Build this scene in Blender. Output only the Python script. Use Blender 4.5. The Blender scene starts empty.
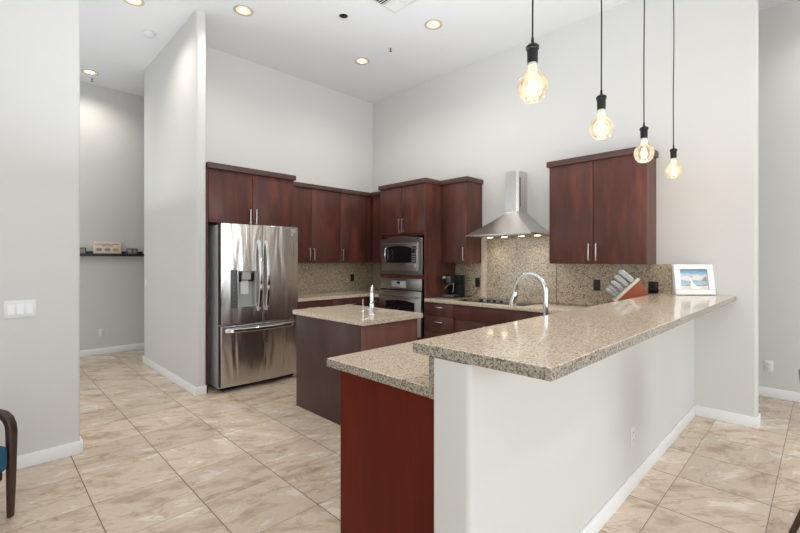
import bpy, bmesh, math, random
from mathutils import Vector, Matrix
random.seed(4)
SC = bpy.context.scene
COL = SC.collection
PI = math.pi
R = math.radians

# ------------------------------------------------------------------ camera
cam_d = bpy.data.cameras.new('camera')
cam = bpy.data.objects.new('camera', cam_d); COL.objects.link(cam)
cam.location = (5.243, -4.57, 1.40)
cam.rotation_euler = (R(90), 0, R(45.2))
cam_d.sensor_width = 36.0
cam_d.lens = 421 / 800 * 36
cam_d.shift_y = -6.5 / 800
cam_d.clip_start = 0.02
SC.camera = cam

# ------------------------------------------------------------------ world, exposure
SC.view_settings.view_transform = 'Standard'
SC.view_settings.look = 'None'
SC.view_settings.gamma = 1
SC.view_settings.use_curve_mapping = False
SC.view_settings.exposure = -0.08
w = bpy.data.worlds.new('daylight'); SC.world = w; w.use_nodes = True
w.node_tree.nodes['Background'].inputs[0].default_value = (0.86, 0.93, 1.0, 1)
w.node_tree.nodes['Background'].inputs[1].default_value = 2.0

# ------------------------------------------------------------------ window daylight, ceiling lamps and added fill lights
def area(name, loc, rot, sx, sy, power, color=(1, 1, 1)):
    l = bpy.data.lights.new(name, 'AREA'); l.shape = 'RECTANGLE'; l.size = sx; l.size_y = sy
    l.energy = power; l.color = color
    o = bpy.data.objects.new(name, l); COL.objects.link(o); o.location = loc; o.rotation_euler = rot
    return o
DAY = (0.865, 0.94, 1.0)
area('window_daylight', (3.3, -8.9, 1.6), (R(90), 0, 0), 2.2, 2.4, 8, DAY)
area('window_daylight', (6.6, -8.9, 1.6), (R(90), 0, 0), 2.2, 2.4, 20, DAY)
area('window_daylight', (9.3, -5.6, 1.5), (R(90), 0, R(90)), 2.6, 2.6, 50, DAY)
area('window_daylight', (9.3, -1.9, 1.5), (R(90), 0, R(90)), 2.6, 2.6, 78, DAY)
area('hallway_fill', (-0.6, -6.2, 1.5), (R(90), 0, 0), 1.6, 2.2, 30, DAY)  # unseen fill added at the hallway's closed end; no window there
area('hallway_ceiling_fill', (-0.4, -4.2, 2.0), (R(180), 0, 0), 2.4, 1.8, 11, DAY)  # unseen upward fill added to brighten the hallway ceiling
area('ceiling_fill', (3.5, -2.7, 2.0), (R(180), 0, 0), 3.0, 3.4, 62, DAY)  # unseen upward lamp added over the kitchen to lift its ceiling
WARM = (1.0, 0.93, 0.84)
CEIL = 3.98
CANS = [(1.014, -2.651), (-1.854, -3.518), (0.412, -3.506), (2.229, -1.06), (1.023, -1.074)]
UNSEEN_SPOTS = [(3.6, -3.4), (3.9, -5.8), (6.6, -5.4), (6.6, -2.6), (0.3, -5.0), (5.9, -1.3), (5.6, 0.55)]  # ceiling spots out of view, without fixtures; some added to brighten the right side
def spot(name, loc, power, size=150, blend=0.8, color=WARM, rad=0.06):
    l = bpy.data.lights.new(name, 'SPOT'); l.energy = power; l.spot_size = R(size); l.spot_blend = blend
    l.shadow_soft_size = rad; l.color = color
    o = bpy.data.objects.new(name, l); COL.objects.link(o); o.location = loc
    return o
for x, y in CANS:
    spot('ceiling_spot', (x, y, CEIL - 0.03), 36)
for x, y in UNSEEN_SPOTS:
    spot('ceiling_spot', (x, y, CEIL - 0.03), 38 if x > 5 else (6 if y > -4 else 14), color=(1, .96, .92))

# ------------------------------------------------------------------ materials
def newmat(name):
    m = bpy.data.materials.new(name); m.use_nodes = True
    nt = m.node_tree; b = nt.nodes['Principled BSDF']
    return m, nt, b
def col(c): return (c[0], c[1], c[2], 1)
def simple(name, c, rough=0.5, metal=0.0, spec=0.5, bump=0.0, bscale=80, coat=0):
    m, nt, b = newmat(name)
    b.inputs['Base Color'].default_value = col(c); b.inputs['Roughness'].default_value = rough
    b.inputs['Metallic'].default_value = metal; b.inputs['Specular IOR Level'].default_value = spec
    b.inputs['Coat Weight'].default_value = coat
    tc = nt.nodes.new('ShaderNodeTexCoord'); n = nt.nodes.new('ShaderNodeTexNoise'); n.inputs['Scale'].default_value = bscale
    nt.links.new(tc.outputs['Object'], n.inputs['Vector'])
    if bump:
        bp = nt.nodes.new('ShaderNodeBump'); bp.inputs['Strength'].default_value = bump; bp.inputs['Distance'].default_value = 0.002
        nt.links.new(n.outputs['Fac'], bp.inputs['Height']); nt.links.new(bp.outputs[0], b.inputs['Normal'])
    else:
        mp = nt.nodes.new('ShaderNodeMapRange'); mp.inputs['To Min'].default_value = rough * 0.9; mp.inputs['To Max'].default_value = rough * 1.1
        nt.links.new(n.outputs['Fac'], mp.inputs['Value']); nt.links.new(mp.outputs[0], b.inputs['Roughness'])
    return m
def emit(name, c, s):
    m, nt, b = newmat(name)
    b.inputs['Base Color'].default_value = col(c); b.inputs['Emission Color'].default_value = col(c); b.inputs['Emission Strength'].default_value = s
    return m
def ramp(nt, stops):
    r = nt.nodes.new('ShaderNodeValToRGB'); e = r.color_ramp.elements
    while len(e) < len(stops): e.new(0.5)
    for i, (p, c) in enumerate(stops): e[i].position = p; e[i].color = col(c)
    return r

M = {}
M['wall'] = simple('painted_wall', (0.70, 0.69, 0.665), 0.75, spec=0.25, bump=0.12, bscale=60)
M['ceiling'] = simple('ceiling_paint', (0.84, 0.845, 0.86), 0.9, spec=0.1, bump=0.1, bscale=50)
M['trim'] = simple('trim_paint', (0.91, 0.91, 0.91), 0.35)
M['white_plastic'] = simple('white_plastic', (0.82, 0.82, 0.81), 0.35)
M['black_plastic'] = simple('black_plastic', (0.008, 0.008, 0.009), 0.45, spec=0.3)
M['brown_plastic'] = simple('dark_brown_plastic', (0.022, 0.014, 0.011), 0.4)
M['black_glass'] = simple('black_glass', (0.008, 0.009, 0.012), 0.06, coat=0.5)
M['grey_plastic'] = simple('grey_plastic', (0.10, 0.105, 0.11), 0.4)
M['button_grey'] = simple('button_grey', (0.2, 0.2, 0.2), 0.4)
M['light_grey'] = simple('light_grey_plastic', (0.45, 0.45, 0.45), 0.35)
M['dark_metal'] = simple('dark_grey_metal', (0.045, 0.05, 0.058), 0.45, metal=0.5)
M['fridge_side'] = simple('grey_fridge_side', (0.60, 0.62, 0.63), 0.45)
M['chrome'] = simple('chrome', (0.78, 0.79, 0.80), 0.09, metal=1)
M['nickel'] = simple('satin_nickel', (0.72, 0.70, 0.68), 0.28, metal=1)
M['fabric_blue'] = simple('blue_fabric', (0.010, 0.085, 0.155), 0.85, bump=0.5, bscale=400)
M['fabric_grey'] = simple('grey_fabric', (0.22, 0.23, 0.225), 0.85, bump=0.5, bscale=400)
M['walnut'] = simple('dark_walnut', (0.045, 0.022, 0.013), 0.38)
M['shelf_black'] = simple('black_laminate', (0.013, 0.015, 0.02), 0.4)
M['cream_board'] = simple('cream_board', (0.80, 0.68, 0.56), 0.7)
M['photo_grey'] = simple('grey_print', (0.22, 0.22, 0.22), 0.4)
M['photo_dark'] = simple('dark_frame', (0.03, 0.024, 0.02), 0.4)
M['ink'] = simple('brown_ink', (0.20, 0.14, 0.10), 0.7)
M['ink_grey'] = simple('grey_ink', (0.33, 0.29, 0.25), 0.7)
M['ink_gold'] = simple('gold_ink', (0.55, 0.40, 0.22), 0.7)
M['block_wood'] = simple('orange_block_wood', (0.33, 0.085, 0.03), 0.4)
M['pale_wood'] = simple('pale_maple', (0.72, 0.66, 0.56), 0.5)
M['frame_white'] = simple('white_frame', (0.85, 0.85, 0.84), 0.3)
M['lamp_glow'] = emit('lamp_glow', (1.0, 0.80, 0.52), 9)
M['lamp_trim'] = simple('lamp_trim', (0.62, 0.58, 0.52), 0.3, metal=0.4)
M['filament'] = emit('filament_glow', (1.0, 0.74, 0.42), 12)
M['hood_glow'] = emit('hood_lamp_glow', (1.0, 0.86, 0.62), 6)
M['display'] = simple('dim_display', (0.10, 0.13, 0.14), 0.2)

def mat_wood(name, c1, c2, c3, rough=0.32):
    m, nt, b = newmat(name); L = nt.links
    tc = nt.nodes.new('ShaderNodeTexCoord'); oi = nt.nodes.new('ShaderNodeObjectInfo')
    ad = nt.nodes.new('ShaderNodeVectorMath'); ad.operation = 'ADD'
    sc_ = nt.nodes.new('ShaderNodeVectorMath'); sc_.operation = 'SCALE'; sc_.inputs['Scale'].default_value = 31
    cmb = nt.nodes.new('ShaderNodeCombineXYZ')
    for i in range(3): L.new(oi.outputs['Random'], cmb.inputs[i])
    L.new(cmb.outputs[0], sc_.inputs[0]); L.new(tc.outputs['Object'], ad.inputs[0]); L.new(sc_.outputs[0], ad.inputs[1])
    mp = nt.nodes.new('ShaderNodeMapping'); mp.inputs['Scale'].default_value = (9, 9, 2.0); L.new(ad.outputs[0], mp.inputs['Vector'])
    n1 = nt.nodes.new('ShaderNodeTexNoise'); n1.inputs['Scale'].default_value = 1.0; n1.inputs['Detail'].default_value = 4; n1.inputs['Distortion'].default_value = 0.4
    L.new(mp.outputs[0], n1.inputs['Vector'])
    mp2 = nt.nodes.new('ShaderNodeMapping'); mp2.inputs['Scale'].default_value = (140, 140, 5); L.new(ad.outputs[0], mp2.inputs['Vector'])
    n2 = nt.nodes.new('ShaderNodeTexNoise'); n2.inputs['Scale'].default_value = 1.0; n2.inputs['Detail'].default_value = 2
    L.new(mp2.outputs[0], n2.inputs['Vector'])
    r = ramp(nt, [(0.30, c1), (0.52, c2), (0.72, c3)]); L.new(n1.outputs['Fac'], r.inputs[0])
    mx = nt.nodes.new('ShaderNodeMix'); mx.data_type = 'RGBA'; mx.blend_type = 'MULTIPLY'
    mr = nt.nodes.new('ShaderNodeMapRange'); mr.inputs['To Min'].default_value = 0.78; mr.inputs['To Max'].default_value = 1.15
    L.new(n2.outputs['Fac'], mr.inputs['Value'])
    mx.inputs['Factor'].default_value = 1
    L.new(r.outputs[0], mx.inputs['A']); L.new(mr.outputs[0], mx.inputs['B'])
    L.new(mx.outputs['Result'], b.inputs['Base Color'])
    b.inputs['Roughness'].default_value = rough; b.inputs['Specular IOR Level'].default_value = 0.35
    return m
M['cherry'] = mat_wood('stained_cherry_wood', (0.080, 0.031, 0.025), (0.118, 0.042, 0.033), (0.185, 0.055, 0.036), 0.36)
M['cherry_lit'] = mat_wood('lit_cherry_end_panel', (0.205, 0.088, 0.072), (0.235, 0.100, 0.082), (0.265, 0.112, 0.092), 0.42)  # cherry lightened for the island's well-lit side; light put into the colour
M['mahogany'] = mat_wood('red_mahogany_panel', (0.090, 0.010, 0.003), (0.115, 0.012, 0.003), (0.145, 0.015, 0.004), 0.45)
M['mahogany'].node_tree.nodes['Principled BSDF'].inputs['Specular IOR Level'].default_value = 0.15
M['espresso'] = mat_wood('brown_stained_panel', (0.055, 0.026, 0.021), (0.068, 0.030, 0.025), (0.082, 0.036, 0.029), 0.35)
M['cornice'] = mat_wood('brown_cornice', (0.085, 0.046, 0.038), (0.100, 0.053, 0.044), (0.115, 0.060, 0.050), 0.4)

def mat_granite(name, light, mid, dark, rough=0.08, k=1.0):
    m, nt, b = newmat(name); L = nt.links
    tc = nt.nodes.new('ShaderNodeTexCoord')
    v = nt.nodes.new('ShaderNodeTexVoronoi'); v.inputs['Scale'].default_value = 165 * k; v.inputs['Randomness'].default_value = 1
    L.new(tc.outputs['Object'], v.inputs['Vector'])
    sp = nt.nodes.new('ShaderNodeSeparateColor'); L.new(v.outputs['Color'], sp.inputs[0])
    n = nt.nodes.new('ShaderNodeTexNoise'); n.inputs['Scale'].default_value = 46 * k; n.inputs['Detail'].default_value = 5; n.inputs['Roughness'].default_value = 0.75
    L.new(tc.outputs['Object'], n.inputs['Vector'])
    n3 = nt.nodes.new('ShaderNodeTexNoise'); n3.inputs['Scale'].default_value = 4; n3.inputs['Detail'].default_value = 3
    L.new(tc.outputs['Object'], n3.inputs['Vector'])
    a = nt.nodes.new('ShaderNodeMath'); a.operation = 'MULTIPLY_ADD'; a.inputs[1].default_value = 0.42
    L.new(sp.outputs[0], a.inputs[0]); L.new(n.outputs['Fac'], a.inputs[2])
    a2 = nt.nodes.new('ShaderNodeMath'); a2.operation = 'MULTIPLY_ADD'; a2.inputs[1].default_value = 0.25
    L.new(n3.outputs['Fac'], a2.inputs[0]); L.new(a.outputs[0], a2.inputs[2])
    r = ramp(nt, [(0.52, dark), (0.61, mid), (0.78, light), (0.94, tuple(min(1, q * 1.18) for q in light)), (1.0, mid)])
    L.new(a2.outputs[0], r.inputs[0]); L.new(r.outputs[0], b.inputs['Base Color'])
    b.inputs['Roughness'].default_value = rough
    return m
M['granite'] = mat_granite('beige_granite', (0.78, 0.67, 0.53), (0.52, 0.42, 0.32), (0.05, 0.04, 0.032))
M['granite_shaded'] = mat_granite('beige_granite_shaded', (0.40, 0.355, 0.29), (0.15, 0.125, 0.098), (0.018, 0.015, 0.012), 0.2)  # same granite darkened for the vertical faces, their shade put into the colour
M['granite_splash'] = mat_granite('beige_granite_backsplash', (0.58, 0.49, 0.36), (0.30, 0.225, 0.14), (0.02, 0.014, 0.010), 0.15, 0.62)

def mat_steel(name, wav=0.0, rough=0.24, c=(0.60, 0.585, 0.565), ax=(220, 220, 2)):
    m, nt, b = newmat(name); L = nt.links
    b.inputs['Base Color'].default_value = col(c); b.inputs['Metallic'].default_value = 1; b.inputs['Roughness'].default_value = rough
    tc = nt.nodes.new('ShaderNodeTexCoord')
    mp = nt.nodes.new('ShaderNodeMapping'); mp.inputs['Scale'].default_value = ax; L.new(tc.outputs['Object'], mp.inputs['Vector'])
    n = nt.nodes.new('ShaderNodeTexNoise'); n.inputs['Scale'].default_value = 1; L.new(mp.outputs[0], n.inputs['Vector'])
    mr = nt.nodes.new('ShaderNodeMapRange'); mr.inputs['To Min'].default_value = rough * 0.92; mr.inputs['To Max'].default_value = rough * 1.08
    L.new(n.outputs['Fac'], mr.inputs['Value']); L.new(mr.outputs[0], b.inputs['Roughness'])
    if wav:
        mp2 = nt.nodes.new('ShaderNodeMapping'); mp2.inputs['Scale'].default_value = (7, 7, 1.0); L.new(tc.outputs['Object'], mp2.inputs['Vector'])
        n2 = nt.nodes.new('ShaderNodeTexNoise'); n2.inputs['Scale'].default_value = 1; n2.inputs['Detail'].default_value = 2; n2.inputs['Distortion'].default_value = 0.5
        L.new(mp2.outputs[0], n2.inputs['Vector'])
        bp = nt.nodes.new('ShaderNodeBump'); bp.inputs['Strength'].default_value = 1; bp.inputs['Distance'].default_value = wav
        L.new(n2.outputs['Fac'], bp.inputs['Height']); L.new(bp.outputs[0], b.inputs['Normal'])
    return m
M['steel_wavy'] = mat_steel('stainless_door_skin', 0.020, 0.25, (0.66, 0.635, 0.61))
M['steel'] = mat_steel('brushed_stainless', 0.0, 0.33, (0.68, 0.66, 0.635), ax=(2, 2, 220))
M['steel_dark'] = mat_steel('dark_stainless', 0.0, 0.34, (0.40, 0.385, 0.37), ax=(2, 2, 220))

def mat_floor():
    m, nt, b = newmat('travertine_tile'); L = nt.links; N = nt.nodes.new
    S = 0.457
    tc = N('ShaderNodeTexCoord')
    sub = N('ShaderNodeVectorMath'); sub.operation = 'SUBTRACT'; sub.inputs[1].default_value = (2.747 - 20 * S, -3.662 - 20 * S, 0)
    L.new(tc.outputs['Object'], sub.inputs[0])
    dv = N('ShaderNodeVectorMath'); dv.operation = 'SCALE'; dv.inputs['Scale'].default_value = 1 / S; L.new(sub.outputs[0], dv.inputs[0])
    fl = N('ShaderNodeVectorMath'); fl.operation = 'FLOOR'; L.new(dv.outputs[0], fl.inputs[0])
    fr = N('ShaderNodeVectorMath'); fr.operation = 'FRACTION'; L.new(dv.outputs[0], fr.inputs[0])
    wn = N('ShaderNodeTexWhiteNoise'); wn.noise_dimensions = '2D'; L.new(fl.outputs[0], wn.inputs['Vector'])
    off = N('ShaderNodeVectorMath'); off.operation = 'SCALE'; off.inputs['Scale'].default_value = 40; L.new(wn.outputs['Color'], off.inputs[0])
    cc = N('ShaderNodeVectorMath'); cc.operation = 'ADD'; L.new(tc.outputs['Object'], cc.inputs[0]); L.new(off.outputs[0], cc.inputs[1])
    jit = N('ShaderNodeMapRange'); jit.inputs['To Min'].default_value = R(12); jit.inputs['To Max'].default_value = R(46); L.new(wn.outputs['Value'], jit.inputs['Value'])
    rot = N('ShaderNodeVectorRotate'); rot.rotation_type = 'Z_AXIS'; L.new(cc.outputs[0], rot.inputs['Vector']); L.new(jit.outputs[0], rot.inputs['Angle'])
    mp = N('ShaderNodeMapping'); mp.inputs['Scale'].default_value = (3.0, 1.3, 1); L.new(rot.outputs[0], mp.inputs['Vector'])
    n1 = N('ShaderNodeTexNoise'); n1.inputs['Scale'].default_value = 2.3; n1.inputs['Detail'].default_value = 10; n1.inputs['Roughness'].default_value = 0.68; n1.inputs['Distortion'].default_value = 0.35
    L.new(mp.outputs[0], n1.inputs['Vector'])
    r1 = ramp(nt, [(0.28, (0.41, 0.29, 0.20)), (0.42, (0.60, 0.465, 0.345)), (0.51, (0.73, 0.60, 0.465)), (0.56, (0.68, 0.555, 0.425)), (0.62, (0.83, 0.74, 0.63))])
    L.new(n1.outputs['Fac'], r1.inputs[0])
    # thin veins where a second noise crosses its middle value
    n2 = N('ShaderNodeTexNoise'); n2.inputs['Scale'].default_value = 1.1; n2.inputs['Detail'].default_value = 8; n2.inputs['Roughness'].default_value = 0.55; n2.inputs['Distortion'].default_value = 0.5
    cc2 = N('ShaderNodeVectorMath'); cc2.operation = 'ADD'; cc2.inputs[1].default_value = (7, 3, 5); L.new(mp.outputs[0], cc2.inputs[0]); L.new(cc2.outputs[0], n2.inputs['Vector'])
    ab = N('ShaderNodeMath'); ab.operation = 'SUBTRACT'; ab.inputs[1].default_value = 0.5; L.new(n2.outputs['Fac'], ab.inputs[0])
    ab2 = N('ShaderNodeMath'); ab2.operation = 'ABSOLUTE'; L.new(ab.outputs[0], ab2.inputs[0])
    vr = N('ShaderNodeMapRange'); vr.inputs['From Min'].default_value = 0.0; vr.inputs['From Max'].default_value = 0.012; vr.inputs['To Min'].default_value = 0.35; vr.inputs['To Max'].default_value = 0
    L.new(ab2.outputs[0], vr.inputs['Value'])
    mx = N('ShaderNodeMix'); mx.data_type = 'RGBA'; L.new(vr.outputs[0], mx.inputs['Factor']); L.new(r1.outputs[0], mx.inputs['A']); mx.inputs['B'].default_value = (0.24, 0.15, 0.09, 1)
    # tile tone
    tv = N('ShaderNodeMapRange'); tv.inputs['To Min'].default_value = 0.90; tv.inputs['To Max'].default_value = 1.08; L.new(wn.outputs['Value'], tv.inputs['Value'])
    mt = N('ShaderNodeMix'); mt.data_type = 'RGBA'; mt.blend_type = 'MULTIPLY'; mt.inputs['Factor'].default_value = 1
    L.new(mx.outputs['Result'], mt.inputs['A']); L.new(tv.outputs[0], mt.inputs['B'])
    # grout
    sx = N('ShaderNodeSeparateXYZ'); L.new(fr.outputs[0], sx.inputs[0])
    def edge(o, wdt):
        a = N('ShaderNodeMath'); a.operation = 'SUBTRACT'; a.inputs[1].default_value = 0.5; L.new(o, a.inputs[0])
        c = N('ShaderNodeMath'); c.operation = 'ABSOLUTE'; L.new(a.outputs[0], c.inputs[0])
        g = N('ShaderNodeMath'); g.operation = 'GREATER_THAN'; g.inputs[1].default_value = 0.5 - wdt; L.new(c.outputs[0], g.inputs[0])
        return g
    gx, gy = edge(sx.outputs['X'], 0.0038), edge(sx.outputs['Y'], 0.0065)
    g = N('ShaderNodeMath'); g.operation = 'MAXIMUM'; L.new(gx.outputs[0], g.inputs[0]); L.new(gy.outputs[0], g.inputs[1])
    mg = N('ShaderNodeMix'); mg.data_type = 'RGBA'; L.new(g.outputs[0], mg.inputs['Factor']); L.new(mt.outputs['Result'], mg.inputs['A']); mg.inputs['B'].default_value = (0.20, 0.145, 0.10, 1)
    L.new(mg.outputs['Result'], b.inputs['Base Color'])
    rr = N('ShaderNodeMapRange'); rr.inputs['To Min'].default_value = 0.26; rr.inputs['To Max'].default_value = 0.7; L.new(g.outputs[0], rr.inputs['Value']); L.new(rr.outputs[0], b.inputs['Roughness'])
    iv = N('ShaderNodeMath'); iv.operation = 'SUBTRACT'; iv.inputs[0].default_value = 1; L.new(g.outputs[0], iv.inputs[1])
    bp = N('ShaderNodeBump'); bp.inputs['Strength'].default_value = 0.4; bp.inputs['Distance'].default_value = 0.002
    L.new(iv.outputs[0], bp.inputs['Height']); L.new(bp.outputs[0], b.inputs['Normal'])
    return m
M['floor'] = mat_floor()

def mat_bulb():
    m, nt, b = newmat('amber_bulb_glass'); L = nt.links
    nt.nodes.remove(b)
    out = nt.nodes['Material Output']
    tr = nt.nodes.new('ShaderNodeBsdfTransparent'); tr.inputs[0].default_value = (1.0, 0.93, 0.80, 1)
    gl = nt.nodes.new('ShaderNodeBsdfGlossy'); gl.inputs['Roughness'].default_value = 0.05
    fr = nt.nodes.new('ShaderNodeFresnel'); fr.inputs[0].default_value = 1.5
    em = nt.nodes.new('ShaderNodeEmission'); em.inputs[0].default_value = (1.0, 0.84, 0.62, 1)
    tc = nt.nodes.new('ShaderNodeTexCoord'); n = nt.nodes.new('ShaderNodeTexNoise'); n.inputs['Scale'].default_value = 22
    L.new(tc.outputs['Object'], n.inputs['Vector'])
    mr = nt.nodes.new('ShaderNodeMapRange'); mr.inputs['From Min'].default_value = 0.35; mr.inputs['From Max'].default_value = 0.65; mr.inputs['To Min'].default_value = 0.08; mr.inputs['To Max'].default_value = 0.32
    L.new(n.outputs['Fac'], mr.inputs['Value']); L.new(mr.outputs[0], em.inputs[1])
    mx = nt.nodes.new('ShaderNodeMixShader'); L.new(fr.outputs[0], mx.inputs[0]); L.new(tr.outputs[0], mx.inputs[1]); L.new(gl.outputs[0], mx.inputs[2])
    ad = nt.nodes.new('ShaderNodeAddShader'); L.new(mx.outputs[0], ad.inputs[0]); L.new(em.outputs[0], ad.inputs[1])
    L.new(ad.outputs[0], out.inputs[0])
    return m
M['bulb'] = mat_bulb()
def mat_pane():
    m, nt, b = newmat('window_glass'); L = nt.links; nt.nodes.remove(b); out = nt.nodes['Material Output']
    tr = nt.nodes.new('ShaderNodeBsdfTransparent'); gl = nt.nodes.new('ShaderNodeBsdfGlossy'); gl.inputs['Roughness'].default_value = 0.02
    mx = nt.nodes.new('ShaderNodeMixShader'); mx.inputs[0].default_value = 0.06
    L.new(tr.outputs[0], mx.inputs[1]); L.new(gl.outputs[0], mx.inputs[2]); L.new(mx.outputs[0], out.inputs[0])
    return m
M['pane'] = mat_pane()

def mat_beach():
    # a small colour print: blue sky with cloud, pale sand, a strip of water and a figure in white
    m, nt, b = newmat('beach_print'); L = nt.links; N = nt.nodes.new
    tc = N('ShaderNodeTexCoord'); sx = N('ShaderNodeSeparateXYZ'); L.new(tc.outputs['Object'], sx.inputs[0])
    n = N('ShaderNodeTexNoise'); n.inputs['Scale'].default_value = 26; n.inputs['Detail'].default_value = 3
    mp = N('ShaderNodeMapping'); mp.inputs['Scale'].default_value = (0.6, 1, 1.6); L.new(tc.outputs['Object'], mp.inputs['Vector']); L.new(mp.outputs[0], n.inputs['Vector'])
    a = N('ShaderNodeMath'); a.operation = 'MULTIPLY_ADD'; a.inputs[1].default_value = 0.05
    a0 = N('ShaderNodeMath'); a0.operation = 'SUBTRACT'; a0.inputs[1].default_value = 0.5; L.new(n.outputs['Fac'], a0.inputs[0])
    L.new(a0.outputs[0], a.inputs[0]); L.new(sx.outputs['Z'], a.inputs[2])
    mr = N('ShaderNodeMapRange'); mr.inputs['From Min'].default_value = 0.045; mr.inputs['From Max'].default_value = 0.215; L.new(a.outputs[0], mr.inputs['Value'])
    r = ramp(nt, [(0.0, (0.62, 0.58, 0.54)), (0.16, (0.66, 0.60, 0.55)), (0.21, (0.22, 0.15, 0.11)), (0.27, (0.30, 0.48, 0.56)), (0.42, (0.20, 0.38, 0.47)),
                  (0.48, (0.66, 0.56, 0.46)), (0.60, (0.70, 0.63, 0.56)), (0.68, (0.60, 0.66, 0.74)), (0.82, (0.22, 0.38, 0.52)), (1.0, (0.05, 0.17, 0.26))])
    L.new(mr.outputs[0], r.inputs[0]); L.new(r.outputs[0], b.inputs['Base Color']); b.inputs['Roughness'].default_value = 0.15
    return m
M['beach'] = mat_beach()

# ------------------------------------------------------------------ mesh helpers
def bm_new(): return bmesh.new()
def add_box(bm, x0, x1, y0, y1, z0, z1, b=0.0, seg=2):
    if x0 > x1: x0, x1 = x1, x0
    if y0 > y1: y0, y1 = y1, y0
    if z0 > z1: z0, z1 = z1, z0
    r = bmesh.ops.create_cube(bm, size=1, matrix=Matrix.Translation(((x0+x1)/2, (y0+y1)/2, (z0+z1)/2)) @ Matrix.Diagonal((x1-x0, y1-y0, z1-z0, 1)))
    if b > 0:
        vs = set(r['verts']); es = [e for e in bm.edges if e.verts[0] in vs and e.verts[1] in vs]
        bmesh.ops.bevel(bm, geom=es, offset=b, segments=seg, affect='EDGES', profile=0.5)
    return bm
def box(*a, **k): return add_box(bm_new(), *a, **k)
def add_prism(bm, pts, z0, z1, axis='z'):
    """pts: outline in the plane across axis, extruded z0..z1 along it"""
    def P(p, z):
        if axis == 'z': return (p[0], p[1], z)
        if axis == 'y': return (p[0], z, p[1])
        return (z, p[0], p[1])
    lo = [bm.verts.new(P(p, z0)) for p in pts]; hi = [bm.verts.new(P(p, z1)) for p in pts]
    n = len(pts)
    bm.faces.new(lo[::-1]); bm.faces.new(hi)
    for i in range(n): bm.faces.new((lo[i], lo[(i+1) % n], hi[(i+1) % n], hi[i]))
    return bm
def prism(*a, **k): return add_prism(bm_new(), *a, **k)
def rounded_rect(x0, x1, y0, y1, radii, n=6):
    """radii for corners (x0y0, x1y0, x1y1, x0y1)"""
    pts = []
    cs = [((x0, y0), (1, 1), PI), ((x1, y0), (-1, 1), 1.5*PI), ((x1, y1), (-1, -1), 0), ((x0, y1), (1, -1), 0.5*PI)]
    for (c, s, a0), r in zip(cs, radii):
        if r <= 0: pts.append(c); continue
        cx, cy = c[0] + s[0]*r, c[1] + s[1]*r
        for i in range(n+1):
            a = a0 + i/n*PI/2; pts.append((cx + r*math.cos(a), cy + r*math.sin(a)))
    return pts
def add_cyl(bm, p0, p1, r0, r1=None, n=20, cap=True):
    r1 = r0 if r1 is None else r1
    p0, p1 = Vector(p0), Vector(p1); d = p1 - p0
    q = d.to_track_quat('Z', 'Y').to_matrix().to_4x4()
    bmesh.ops.create_cone(bm, cap_ends=cap, segments=n, radius1=r0, radius2=r1, depth=d.length, matrix=Matrix.Translation((p0+p1)/2) @ q)
    return bm
def cyl(*a, **k): return add_cyl(bm_new(), *a, **k)
def add_lathe(bm, prof, c=(0, 0, 0), n=28, M4=None):
    rings = []
    for r, z in prof:
        if r < 1e-6: rings.append([bm.verts.new((c[0], c[1], c[2]+z))])
        else: rings.append([bm.verts.new((c[0]+r*math.cos(2*PI*i/n), c[1]+r*math.sin(2*PI*i/n), c[2]+z)) for i in range(n)])
    for a, b in zip(rings, rings[1:]):
        if len(a) == 1 and len(b) == 1: continue
        for i in range(n):
            j = (i+1) % n
            if len(a) == 1: bm.faces.new((a[0], b[i], b[j]))
            elif len(b) == 1: bm.faces.new((a[i], a[j], b[0]))
            else: bm.faces.new((a[i], a[j], b[j], b[i]))
    return bm
def lathe(*a, **k): return add_lathe(bm_new(), *a, **k)
def add_tube(bm, pts, r, n=12, up=(0, 0, 1), cap=True, flat=None):
    """sweep a circle (or, with flat=(w,t), a rectangle) along points; r may be a list"""
    pts = [Vector(p) for p in pts]; m = len(pts)
    rs = r if isinstance(r, (list, tuple)) else [r]*m
    prev = None; rings = []
    for i, p in enumerate(pts):
        t = (pts[min(i+1, m-1)] - pts[max(i-1, 0)]).normalized()
        if prev is None:
            u = Vector(up); 
            if abs(u.dot(t)) > 0.95: u = Vector((1, 0, 0))
            a = (u - t*u.dot(t)).normalized()
        else: a = (prev - t*prev.dot(t)).normalized()
        prev = a; b = t.cross(a)
        if flat:
            w_, th = flat; cs = [(-w_/2, -th/2), (w_/2, -th/2), (w_/2, th/2), (-w_/2, th/2)]
            rings.append([bm.verts.new(p + b*x*rs[i] + a*y*rs[i]) for x, y in cs])
        else: rings.append([bm.verts.new(p + a*rs[i]*math.cos(2*PI*k/n) + b*rs[i]*math.sin(2*PI*k/n)) for k in range(n)])
    k_ = len(rings[0])
    for A, B in zip(rings, rings[1:]):
        for i in range(k_): bm.faces.new((A[i], A[(i+1) % k_], B[(i+1) % k_], B[i]))
    if cap: bm.faces.new(rings[0][::-1]); bm.faces.new(rings[-1])
    return bm
def tube(*a, **k): return add_tube(bm_new(), *a, **k)

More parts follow.
